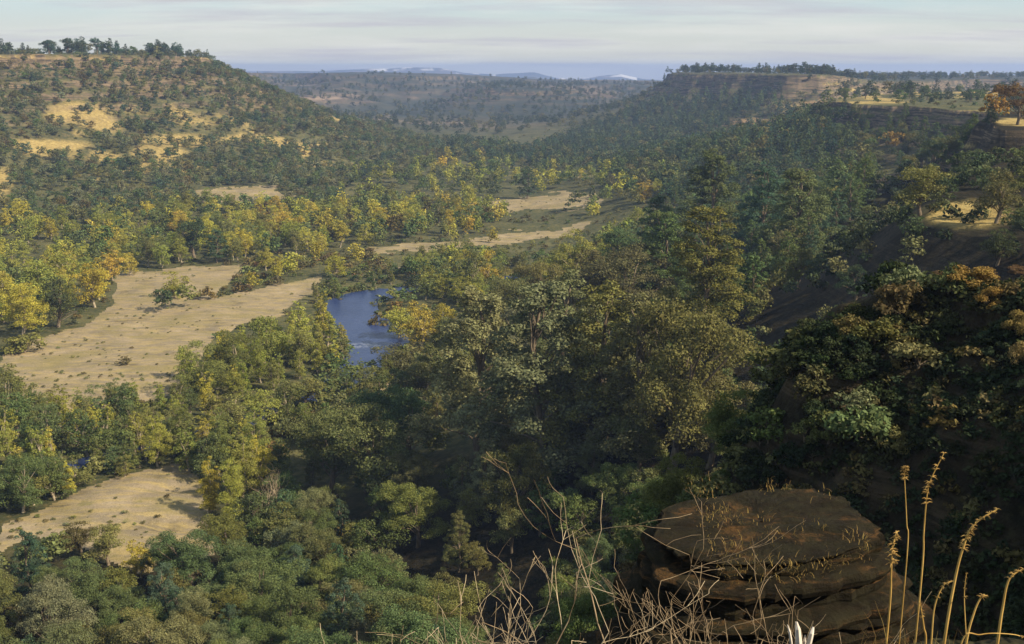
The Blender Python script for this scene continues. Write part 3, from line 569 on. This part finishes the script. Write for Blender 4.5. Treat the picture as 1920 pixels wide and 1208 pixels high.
S('distant canyon', [(420, 150), (700, 140), (1260, 160), (1200, 225), (1000, 290), (830, 275), (700, 245), (500, 180)], 1500, {'oak:dark': 5, 'pine:dark': 3, 'oak:dusk': 3}, (8, 13), flat=False, yr=(1350, 3200), gap=.3, maxtry=12)
for reg, poly, n, yr in [('valley brush', [(-60, 430), (350, 395), (850, 385), (1250, 400), (1200, 520), (900, 640), (700, 820), (520, 960), (380, 1000), (-60, 1060)], 900, (100, 700)),
                         ('hillside brush', [(-60, 105), (380, 108), (480, 150), (700, 235), (860, 280), (640, 388), (350, 398), (-60, 440)], 2600, (500, 1350)),
                         ('right slope brush', [(830, 290), (1230, 190), (1500, 190), (1960, 160), (1960, 400), (1560, 420), (1280, 420), (1000, 320)], 900, (130, 1700))]:
    S(reg, poly, n, {'shrub:dusk': 4, 'shrub:green': 3, 'shrub:brown': 3, 'shrub:olive': 2, 'shrub:grey': 1}, (4, 7), flat=False, yr=yr, gap=.3, maxtry=12, mask=off_patch if 'valley' not in reg else None)

for p in GRAVEL[:2]+GRAVEL[3:5]:
    us = [q[0] for q in p]; vs = [q[1] for q in p]; m = 0; n = 260 if p is GRAVEL[0] else 60
    for _ in range(n*6):
        if m >= n: break
        u, v = rng.uniform(min(us), max(us)), rng.uniform(min(vs), max(vs))
        if not inside(np.array([u]), np.array([v]), p)[0]: continue
        x, y = at_z(u, v, .3)
        if vn(np.array([x/14]), np.array([y/14]), 90)[0] < .52 and rng.uniform() < .85: continue
        add('shrub', x, y, rng.uniform(.25, .9)**1.3, pick({'shrub:brown': 1.5, 'shrub:olive': 3, 'shrub:grey': 2, 'shrub:dusk': 2}).split(':')[1], 'gravel growth', 1.5); m += 1
# the largest 300 of each kind as seen here become things; the rest are masses
KN = dict(oak=('oak_tree', 'oak'), cotton=('cottonwood_tree', 'cottonwood'), willow=('willow_tree', 'willow'), pine=('pine_tree', 'pine'), shrub=('shrub', 'shrub'))
for t in TREES:
    t['u'], t['v'], t['d'] = [float(q) for q in proj(np.array(t['x']), np.array(t['y']), np.array(t['z']))]
    t['app'] = t['h']/max(t['d'], 1)
CAP = dict(oak=290, cotton=290, willow=200, pine=290, shrub=220)
ind = []; rest = []
for k in KN:
    l = sorted([t for t in TREES if t['kind'] == k], key=lambda t: -t['app'])
    vis = [t for t in l if -60 < t['u'] < 1980 and t['v']-t['app']*F < 1230]
    pr = [t for t in vis if t['region'] in ('left rim', 'far right rim', 'right plateau')]
    first = vis[:CAP[k]-min(len(pr), 90)]; ids = {id(t) for t in first}
    first += [t for t in pr if id(t) not in ids][:90]; ids = {id(t) for t in first}
    ind += first; rest += [t for t in l if id(t) not in ids]
print('individual', len(ind), 'mass', len(rest))
PLACE = {'west bank': ('in the grove west of the gravel', 'grove of trees west of the gravel bar'),
 'island clump': ('in the clump on the gravel', 'trees on the gravel bar'),
 'far belt': ('in the belt beyond the gravel', 'belt of trees beyond the gravel bar'),
 'point': ('on the point inside the river bend', 'trees on the point inside the bend'),
 'near bank': ('on the bank left of the bend', 'trees on the near river bank'),
 'reed edge': ('edging the water at the river bend', 'growth edging the water'),
 'lower bank': ('above the lower sand bar', 'trees above the lower sand bar'),
 'centre grove': ('in the dark grove below the lookout', 'trees of the dark grove'),
 'lower left slope': ('on the slope at the lower left', 'trees on the lower left slope'),
 'east slope': ('on the shaded east canyon side', 'trees on the shaded east side'),
 'near gully': ('in the gully behind the ledge', 'shrubs in the shadowed gully'),
 'valley head': ('at the valley head past the meadows', 'trees at the valley head'),
 'middle belt': ('in the belt beyond the river bend', 'trees beyond the river bend'),
 'near right slope': ('on the dark slope at lower right', 'shrubs on the dark near slope'), 'right plateau rear': ('on the rear of the right plateau', 'trees on the rear plateau'),
 'left rim': ('against the sky on the left mesa', 'trees on the left mesa rim'),
 'far right rim': ('on the far right mesa rim', 'trees on the far right mesa'),
 'right plateau': ('on the grassy plateau at the right', 'trees on the grassy right plateau'),
 'left hillside': ('on the spotted left hillside', 'trees on the left hillside'),
 'right far slope': ('on the slope under the far mesa', 'trees under the far right mesa')}
def ordinal(n): return {1: 'leftmost', 2: 'second from left', 3: 'third from left'}.get(n, f"{n}{'th' if 10 <= n % 100 <= 20 else {1: 'st', 2: 'nd', 3: 'rd'}.get(n % 10, 'th')} from left")
from collections import defaultdict
grp = defaultdict(list)
for t in ind: grp[t['region'], t['kind'], t['col']].append(t)
for (reg, kind, col), l in grp.items():
    l.sort(key=lambda t: t['d']); nrow = max(1, min(4, round(len(l)/6))); per = -(-len(l)//nrow)
    rows = [l[i*per:(i+1)*per] for i in range(nrow)]; rows = [r for r in rows if r]
    rn = {1: [''], 2: ['front row', 'back row'], 3: ['front row', 'middle row', 'back row'], 4: ['front row', 'second row', 'third row', 'back row']}[len(rows)]
    pl = PLACE.get(reg, ('on the valley floor', 'valley floor growth'))
    for r, nm in zip(rows, rn):
        r.sort(key=lambda t: t['u'])
        for i, t in enumerate(r):
            s = f"{CNAME[col]} {KN[kind][1]} {pl[0]}"
            if len(r) > 1 or nm: s += ', '+(nm+' ' if nm else '')+(ordinal(i+1) if len(r) > 1 else 'alone')
            t['label'] = s; t['group'] = pl[1]
nvar = defaultdict(int)
proto_obj = {}
for t in ind:
    k = t['kind']; v = nvar[k] % 6; nvar[k] += 1; lod = 0 if t['app']*F > 120 else 1
    key = (k, v, lod)
    if key not in proto_obj:
        root = bpy.data.objects.new(KN[k][0], None); root.empty_display_size = .3; COL.objects.link(root)
        tr = link('trunk' if k != 'shrub' else 'stem', PROTO[k, v][2], root); cr = link('crown' if k != 'shrub' else 'foliage', PROTO[k, v][lod], root)
        proto_obj[key] = (root, tr, cr)
    else:
        r0, t0, c0 = proto_obj[key]; root = r0.copy(); tr = t0.copy(); cr = c0.copy()
        for o in (root, tr, cr): COL.objects.link(o)
        tr.parent = root; cr.parent = root
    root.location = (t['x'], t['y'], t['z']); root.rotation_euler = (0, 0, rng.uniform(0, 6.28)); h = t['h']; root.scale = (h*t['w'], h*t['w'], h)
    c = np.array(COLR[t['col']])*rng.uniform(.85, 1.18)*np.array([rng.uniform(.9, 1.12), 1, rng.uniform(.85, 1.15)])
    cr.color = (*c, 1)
    tag(root, t['label'], KN[k][1]+(' tree' if k in ('oak', 'pine', 'willow', 'cottonwood') else ''), t['group'])
MASS = {}
for t in rest: MASS.setdefault((t['region'], 'shrub' if t['kind'] == 'shrub' else 'trees'), []).append(t)
for (reg, kk), l in MASS.items():
    Vs = []; Qs = []; Ts = []; off = 0
    for t in l:
        V, Q = LOW[t['kind'], int(rng.integers(6))]; a = rng.uniform(0, 6.28); c_, s_ = cos(a), sin(a); h = t['h']
        W = V*np.array([h*t['w'], h*t['w'], h]); W = np.stack([W[:, 0]*c_-W[:, 1]*s_+t['x'], W[:, 0]*s_+W[:, 1]*c_+t['y'], W[:, 2]+t['z']], 1)
        c = np.array(COLR[t['col']])*rng.uniform(.8, 1.2)*np.array([rng.uniform(.9, 1.12), 1, rng.uniform(.85, 1.15)])
        Vs.append(W); Qs.append(Q+off); off += len(V); Ts.append(np.tile(c, (len(V), 1)))
    o = link('woodland' if kk == 'trees' else 'brush', mesh_from('woodland', np.concatenate(Vs), np.concatenate(Qs), M_LEAFA, False, {'tint': ('POINT', np.concatenate(Ts))}))
    pl = PLACE.get(reg, ('',))[0] or {'valley brush': 'over the valley floor', 'hillside brush': 'over the left hillside', 'right slope brush': 'over the right hillsides', 'distant canyon': 'on the distant blue canyon sides', 'gravel growth': 'dotting the gravel bars'}.get(reg, 'on the ground')
    tag(o, ('small uncounted trees ' if kk == 'trees' else 'low scattered brush ')+pl, 'woodland' if kk == 'trees' else 'brush', kind='stuff')

# ------------------------------------------------------------------ foreground: layered ledge, bare bush, dry stalks, snag
def rock_mat():
    m = bpy.data.materials.new('ledge_rock'); m.use_nodes = True; nt = m.node_tree; b = nt.nodes['Principled BSDF']; b.inputs['Roughness'].default_value = .95
    b.inputs['Specular IOR Level'].default_value = .1
    g = N(nt, 'ShaderNodeNewGeometry'); pos = g.outputs['Position']; n = noise_(nt, pos, 2.5, 6, .7); n2 = noise_(nt, mapping(nt, pos, (.6, .6, 9)), 1.0, 5, .7)
    c = ramp(nt, n2, [(.38, (.010, .009, .006)), (.53, (.022, .017, .011)), (.61, (.10, .055, .022)), (.68, (.022, .018, .012))])  # near-black tones put the face's shade into the rock colour
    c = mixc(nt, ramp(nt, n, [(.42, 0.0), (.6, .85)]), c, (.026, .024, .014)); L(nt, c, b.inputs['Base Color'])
    bp = N(nt, 'ShaderNodeBump'); bp.inputs['Strength'].default_value = 1; bp.inputs['Distance'].default_value = .12
    L(nt, noise_(nt, pos, 6, 6, .75), bp.inputs['Height']); L(nt, bp.outputs[0], b.inputs['Normal']); return m
M_ROCK = rock_mat()
def slab(cx, cy, z0, z1, rx, ry, seed, rot):
    """one irregular layer of the ledge, with a broken edge"""
    n, rings = 90, 9; V = []; Q = []
    an = np.linspace(0, 2*pi, n, endpoint=False)
    e = 1+.16*fbm(np.cos(an)*1.6+seed, np.sin(an)*1.6, seed, 4)+.07*fbm(np.cos(an)*7+seed, np.sin(an)*7, seed+3, 3)
    e = e*.45+.55*(np.round(e*16)/16+.012*fbm(an*9+seed, an*0, seed, 3)); e[-1] = (e[0]+e[-2])/2
    sq = (np.abs(np.cos(an))**3.2+np.abs(np.sin(an))**3.2)**(-1/3.2)
    def ring(f, z, jit):
        x = np.cos(an)*sq*rx*e*f; y = np.sin(an)*sq*ry*e*f; X = cx+x*cos(rot)-y*sin(rot); Y = cy+x*sin(rot)+y*cos(rot)
        Z = z+jit*fbm(X*1.7, Y*1.7, seed+9, 4)+(X-5.35)*.05; return np.stack([X, Y, Z], 1)
    h = z1-z0
    rg = [ring(.97, z0-.05, 0), ring(1.0, z0+h*.3, .03), ring(.99, z0+h*.65, .04), ring(.97, z1-.03, .06)]+[ring(f, z1, .12) for f in (.9, .7, .45, .2, .02)]
    V = np.concatenate(rg)
    for k in range(len(rg)-1):
        for i in range(n): j = (i+1) % n; Q.append((k*n+i, k*n+j, (k+1)*n+j, (k+1)*n+i))
    return V, np.array(Q)
led = bpy.data.objects.new('rock_ledge', None); COL.objects.link(led)
lcx, lcy = 5.2, 20.3; zb = 66.0; prev = 0
layers = []; z = zb; R.seed(5)
while z < 71.15:
    h = R.uniform(.15, .4) if z < 70.9 else R.uniform(.06, .14); z1 = z+h; f = (1.06+(70.9-z)*.22 if z < 70.9 else 1.1-.7*(z-70.9))-.06*(len(layers) % 2)+R.uniform(-.03, .05)
    layers.append((z, z1, f)); z = z1
for i, (z0, z1, f) in enumerate(layers):
    V, Q = slab(lcx+R.uniform(-.15, .15)-(z1-70)*.12*(z1 > 70), lcy+R.uniform(-.15, .15)+max(0, z1-70.9)*1.1, z0, z1, 2.05*f, 1.6*f, 20+i, .2)
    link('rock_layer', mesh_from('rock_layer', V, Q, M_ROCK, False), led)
tag(led, 'layered brown rock ledge with a sunlit orange lip, jutting over the gully', 'rock ledge')

M_GRASS = leaf_mat('dry_grass', False, .3)
def blades(P, hts, rs_, wd=.012, lean=.5, sun=(0, 0)):
    V = []; Q = []
    for p, h in zip(P, hts):
        a = rs_.uniform(0, 2*pi); d = np.array([cos(a), sin(a), 0]); s = np.array([-sin(a), cos(a), 0])*wd; ln = rs_.uniform(.1, lean)*h; b = len(V)
        for k in range(4):
            t = k/3; c = p+d*ln*t*t+np.array([0, 0, h*(t-.25*lean*t*t)]); w = 1-t*.85; V += [c-s*w, c+s*w]
        for k in range(3): Q.append((b+2*k, b+2*k+1, b+2*k+3, b+2*k+2))
    return np.array(V), np.array(Q)
def tuft(name, x, y, z, n, rad, h, col, label, cat, seed, lean=.5, wd=.012, kind=None):
    rs_ = np.random.default_rng(seed); P = np.stack([rs_.normal(0, rad, n), rs_.normal(0, rad, n), np.zeros(n)], 1)
    V, Q = blades(P, rs_.uniform(.5, 1, n)*h, rs_, wd, lean); o = link(name, mesh_from(name, V, Q, M_GRASS)); o.location = (x, y, z); o.color = (*col, 1)
    return tag(o, label, cat, kind=kind)
# dry grass over the ledge top and round it
rs_ = np.random.default_rng(3); n = 2600
P = np.stack([lcx+rs_.uniform(-1.5, 1.6, n), lcy+rs_.uniform(-2.2, 2.2, n), np.full(n, 70.95)+rs_.uniform(0, .45, n)], 1)
keep = fbm(P[:, 0]*1.2, P[:, 1]*2.4, 5, 3) > .08; V, Q = blades(P[keep], rs_.uniform(.05, .16, keep.sum()), rs_, .008, 1.2)
o = link('dry_grass', mesh_from('dry_grass', V, Q, M_GRASS)); o.color = (.30, .21, .08, 1); tag(o, 'thin dry golden grass lying over the rock ledge top', 'grass', kind='stuff')

def branch(V, Q, p, d, ln, r, depth, rs_, wig=.28, up=.1, split=(2, 3), n=5, twig=.0016):
    pts = [np.array(p, float)]; dd = np.array(d, float)
    steps = max(4, int(ln/.06)); 
    for k in range(steps):
        dd = unit(dd+rs_.normal(size=3)*wig*.45+np.array([0, 0, up*.3])); pts.append(pts[-1]+dd*ln/steps)
    r1 = max(r*.5, twig); tube(pts, r, r1, V, Q, n)
    if depth <= 0: return
    k = rs_.integers(split[0], split[1]+1)
    for i in range(k):
        f = rs_.uniform(.4, 1.0) if i else 1.0; q = pts[int(f*(len(pts)-1))]
        nd = unit(dd+rs_.normal(size=3)*.75); branch(V, Q, q, nd, ln*rs_.uniform(.5, .85), r1*rs_.uniform(.7, 1), depth-1, rs_, wig, up, split, max(3, n-1), twig)
M_TWIG = wood_mat('bare_twigs', (.11, .08, .05), (.34, .26, .17), 9); M_TWIG2 = wood_mat('grey_twigs', (.2, .15, .1), (.5, .42, .29), 9)
def bare_bush(u, y, z, n, ln, r, depth, label, mat, seed, dirs, cat='shrub', group=None):
    rs_ = np.random.default_rng(seed); root = bpy.data.objects.new('bare_shrub', None); COL.objects.link(root); x = float(wx(u, y, z)); root.location = (x, y, z)
    for i in range(n):
        V = []; Q = []; dd = unit(np.array(dirs[i % len(dirs)], float)+rs_.normal(size=3)*.12)
        branch(V, Q, (rs_.normal()*.04, rs_.normal()*.04, -.15), dd, ln*rs_.uniform(.75, 1.15), r*rs_.uniform(.7, 1.1), depth, rs_)
        link('branch', mesh_from('branch', np.array(V), np.array(Q), mat, True), root)
    tag(root, label, cat, group); return root
def gz(u, y):
    x = float(wx(u, y, 76)); return float(height(np.array([x]), np.array([y]))[0][0])
bare_bush(1275, 4.9, gz(1275, 4.9)-.05, 10, .66, .013, 4, 'large bare leafless bush with reddish stems before the rock ledge', M_TWIG, 41, [(0, .1, 1), (.35, 0, 1), (-.45, .1, .9), (-.15, -.2, 1), (.8, .1, .8), (-.95, .1, .6), (.15, .2, 1), (.5, .1, 1)])
bare_bush(985, 4.6, gz(985, 4.6)-.05, 12, .60, .012, 4, 'tangled pale bare bush at the bottom centre edge', M_TWIG2, 52, [(-.2, .1, 1), (-.9, .1, .6), (.5, .1, .9), (-.5, 0, .9), (.1, .1, 1), (.8, 0, .7), (-1, .2, .5)])
bare_bush(1560, 6.2, gz(1560, 6.2)-.05, 4, .62, .008, 3, 'thin bare bush of few curved twigs under the rock ledge', M_TWIG2, 63, [(-.5, .1, 1), (.2, .1, 1), (-.2, 0, 1), (.5, 0, .8)])
bare_bush(850, 5.2, gz(850, 5.2)-.05, 5, .85, .009, 3, 'few pale bent twigs left of the tangled pale bush', M_TWIG2, 64, [(-.9, .1, .9), (-.3, .1, 1), (-.6, 0, .7)])
bare_bush(1100, 5.5, gz(1100, 5.5)-.05, 4, .55, .007, 3, 'slender bare bush between the pale and the reddish ones', M_TWIG, 67, [(-.1, .1, 1), (.1, .1, 1), (-.3, 0, 1), (.3, 0, 1)])
x505, y505 = at_z(508, 960, 2); gb = bare_bush(508, y505, 0.5, 8, 5.2, .16, 3, 'grey leafless tree above the lower sand bar', M_TWIG2, 71, [(0, 0, 1), (.2, .1, 1), (-.2, .1, 1), (.3, -.2, 1)], 'bare tree'); gb.name = 'bare_tree'

# dry flowering stalks at the lower right, with curled seed heads
M_STALK = wood_mat('dry_stalk', (.30, .18, .05), (.62, .42, .14), 8); M_HEAD = wood_mat('seed_head', (.16, .10, .035), (.42, .28, .10), 30)
def stalk(pts_uv, y, r, heads, label, seed, tip_curl=0.0):
    """a stem through photograph pixels at one distance, with whorls of dry leaves up it"""
    rs_ = np.random.default_rng(seed); b = [(604-v)/F for u, v in pts_uv]; P = []
    for (u, v), bb in zip(pts_uv, b):
        dy = cos(PITCH)+bb*sin(PITCH); dz = -sin(PITCH)+bb*cos(PITCH); t = y/dy; P.append(np.array([(u-960)/F*t, y, HC+dz*t]))
    z0 = float(height(np.array([P[0][0]]), np.array([y]))[0][0]); P = [np.array([P[0][0], y+.02, z0-.05])]+P
    root = bpy.data.objects.new('dry_stalk', None); root.location = P[0]; COL.objects.link(root); P = [p-P[0] for p in P]
    pts = []
    for i in range(len(P)-1):
        p0, p1, p2, p3 = P[max(i-1, 0)], P[i], P[i+1], P[min(i+2, len(P)-1)]
        for k in range(8): t = k/8; pts.append(.5*((2*p1)+(p2-p0)*t+(2*p0-5*p1+4*p2-p3)*t*t+(3*p1-p0-3*p2+p3)*t**3))
    pts.append(P[-1]); V = []; Q = []; tube(pts, r*.72, r*.28, V, Q, 8); link('stem', mesh_from('stem', np.array(V), np.array(Q), M_STALK, True), root)
    m = len(pts)
    for (f0, f1, nh, sz) in heads:
        V = []; Q = []
        for k in range(nh):
            f = f0+(f1-f0)*k/max(1, nh-1); p = pts[min(m-1, int(f*(m-1)))]; d = unit(pts[min(m-1, int(f*(m-1))+1)]-p+1e-6)
            for j in range(5):
                a = rs_.uniform(0, 2*pi); o_ = unit(np.array([cos(a), sin(a), rs_.uniform(-.3, .5)])); s_ = .82*sz*rs_.uniform(.6, 1.2)*(1-.4*(f-f0)/max(.01, f1-f0))
                tube([p, p+o_*s_*.5+np.array([0, 0, .12*s_]), p+o_*s_+np.array([0, 0, -.15*s_])], s_*.16, s_*.03, V, Q, 4)
        link('seed_head', mesh_from('seed_head', np.array(V), np.array(Q), M_HEAD, True), root)
    tag(root, label, 'dry stalk', 'dry stalks at the lower right')
stalk([(1770, 1208), (1790, 1090), (1805, 1030), (1825, 985), (1870, 955)], 3.4, .0085, [(.62, 1, 14, .028)], 'tall golden stalk whose curled seed head leans right', 1)
stalk([(1870, 1208), (1880, 1140), (1893, 1085), (1925, 1065)], 3.3, .0085, [(.75, 1, 5, .024)], 'golden stalk nearest the right edge, bent over at its top', 2)
stalk([(1735, 1215), (1732, 1175), (1725, 1130)], 3.5, .007, [(.8, 1, 5, .016)], 'short golden stalk, leftmost of the bottom right cluster', 3)
stalk([(1810, 1215), (1826, 1150), (1840, 1120), (1850, 1118)], 3.45, .007, [(.75, 1, 5, .018)], 'forked short stalk between the two tallest golden ones', 4)
stalk([(1745, 1215), (1752, 1140), (1768, 1100), (1785, 1090)], 3.9, .006, [(.6, 1, 6, .022)], 'stalk with bunched seed pods left of the tallest golden one', 5)
stalk([(1668, 1140), (1671, 1075), (1673, 1030), (1680, 1000)], 5.2, .009, [(.6, 1, 10, .05)], 'single stiff amber stalk standing before the rock ledge', 6)
stalk([(1728, 1080), (1732, 1000), (1738, 930), (1745, 900), (1770, 850)], 6.0, .009, [(.55, 1, 12, .045)], 'tall thin stalk with a feathery top above the amber one', 7)
stalk([(1700, 1050), (1700, 980), (1696, 890), (1700, 875)], 6.4, .007, [(.72, 1, 24, .036)], 'dark thin stalk just left of the feathery topped one', 8)
stalk([(1812, 1215), (1808, 1120), (1812, 1075)], 4.4, .005, [(.7, 1, 5, .018)], 'faint thin stalk behind the tallest golden one', 9)
stalk([(1800, 1215), (1840, 1190), (1900, 1190), (1930, 1200)], 3.2, .004, [(.86, 1, 7, .014)], 'low stalk arching across the bottom right corner', 10)

for i, (u, y, nn, hh) in enumerate([(1790, 3.5, 90, .30), (1880, 3.4, 80, .26), (1720, 3.9, 60, .26), (1690, 5.4, 60, .45), (1560, 5.0, 50, .2), (1350, 4.6, 50, .16), (1120, 4.4, 50, .14)]):
    zg = gz(u, y); tuft('grass_tuft', float(wx(u, y, zg)), y, zg-.02, nn, .10, hh, (.34, .24, .09), ['thin dry golden grass tuft round the tallest stalks', 'dry golden grass tuft in the bottom right corner', 'dry grass tuft at the leftmost bottom right stalk', 'dry grass tuft round the amber stalk', 'short dry grass tuft right of the white stump', 'short dry grass tuft left of the white stump', 'short dry grass tuft beside the tangled pale bush'][i], 'grass tuft', 300+i, .6, .0016)
# broken pale snag
M_SNAG = wood_mat('weathered_wood', (.35, .31, .27), (.85, .80, .74), 14)
def snag():
    y = 4.6; u = 1490; x = float(wx(u, y, 77)); z0 = float(height(np.array([x]), np.array([y]))[0][0]); top = HC-y*tan(PITCH+math.atan((1168-604)/F))
    V = []; Q = []; h = top-z0
    for dx, r, hh, ln in ((0.0, .022, 1.0, -.02), (.03, .018, .93, .03), (-.03, .010, .96, -.03), (.015, .012, .82, .01)):
        tube([(dx*.6, 0, -.12), (dx, .0, h*hh*.6), (dx+ln*.7, .0, h*hh*.92), (dx+ln, .01, h*hh)], r*1.25, r*.25, V, Q, 6)
    o = link('broken_snag', mesh_from('broken_snag', np.array(V), np.array(Q), M_SNAG)); o.location = (x, y, z0)
    tag(o, 'splintered white stump end sticking up at the bottom edge', 'stump')
snag()
# leafy orange oak brush on the bluff at the right edge
def brush_at(u, v, y, h, w, col, label, seed):
    x, y, z = hit(u, v+6)
    root = bpy.data.objects.new('oak_shrub', None); COL.objects.link(root); root.location = (x, y, z-.15); root.scale = (w, w, h)
    link('stem', PROTO['shrub', seed % 6][2], root); c = link('foliage', PROTO['shrub', seed % 6][0], root); c.color = (*col, 1); root.rotation_euler = (0, 0, seed)
    tag(root, label, 'shrub', 'orange leaved brush on the bluff')
for i, (u, v, y, h, w, col, lb) in enumerate([
    (1765, 515, 50, 1.6, 2.6, (.2, .13, .055), 'rusty leafed shrub at the left tip of the right bluff'),
    (1815, 535, 48, 1.6, 2.4, (.27, .18, .06), 'golden brown shrub second along the bluff top'),
    (1860, 520, 46, 1.8, 2.6, (.2, .12, .05), 'orange brown shrub in the middle of the bluff top'),
    (1905, 510, 44, 1.8, 2.6, (.18, .11, .05), 'reddish shrub at the right end of the bluff top'),
    (1850, 575, 40, 1.5, 1.5, (.26, .17, .055), 'bright amber shrub just under the bluff top'),
    (1910, 620, 34, 1.6, 1.3, (.25, .19, .07), 'amber shrub at the right edge below the bluff top'),
    (1925, 680, 30, 1.5, 1.2, (.26, .2, .09), 'pale amber shrub lowest on the right edge')]):
    brush_at(u, v, y, h, w, col, lb, i+3)

# air between here and the blue hills
def haze():
    x0, x1, y0, y1, z0, z1 = -10600, 10600, -10600, 10600, -130, 114
    V = [(x, y, z) for z in (z0, z1) for y in (y0, y1) for x in (x0, x1)]; Q = [(0, 2, 3, 1), (4, 5, 7, 6), (0, 1, 5, 4), (2, 6, 7, 3), (0, 4, 6, 2), (1, 3, 7, 5)]
    m = bpy.data.materials.new('haze_air'); m.use_nodes = True; nt = m.node_tree; nt.nodes.clear(); o = N(nt, 'ShaderNodeOutputMaterial'); v = N(nt, 'ShaderNodeVolumePrincipled')
    v.inputs['Color'].default_value = (.38, .54, 1, 1); v.inputs['Density'].default_value = 1.45e-4; v.inputs['Anisotropy'].default_value = .1
    L(nt, v.outputs[0], o.inputs['Volume']); tag(link('haze', mesh_from('haze', V, Q, m)), 'thin blue air haze filling the canyon', 'haze', kind='stuff')
haze()
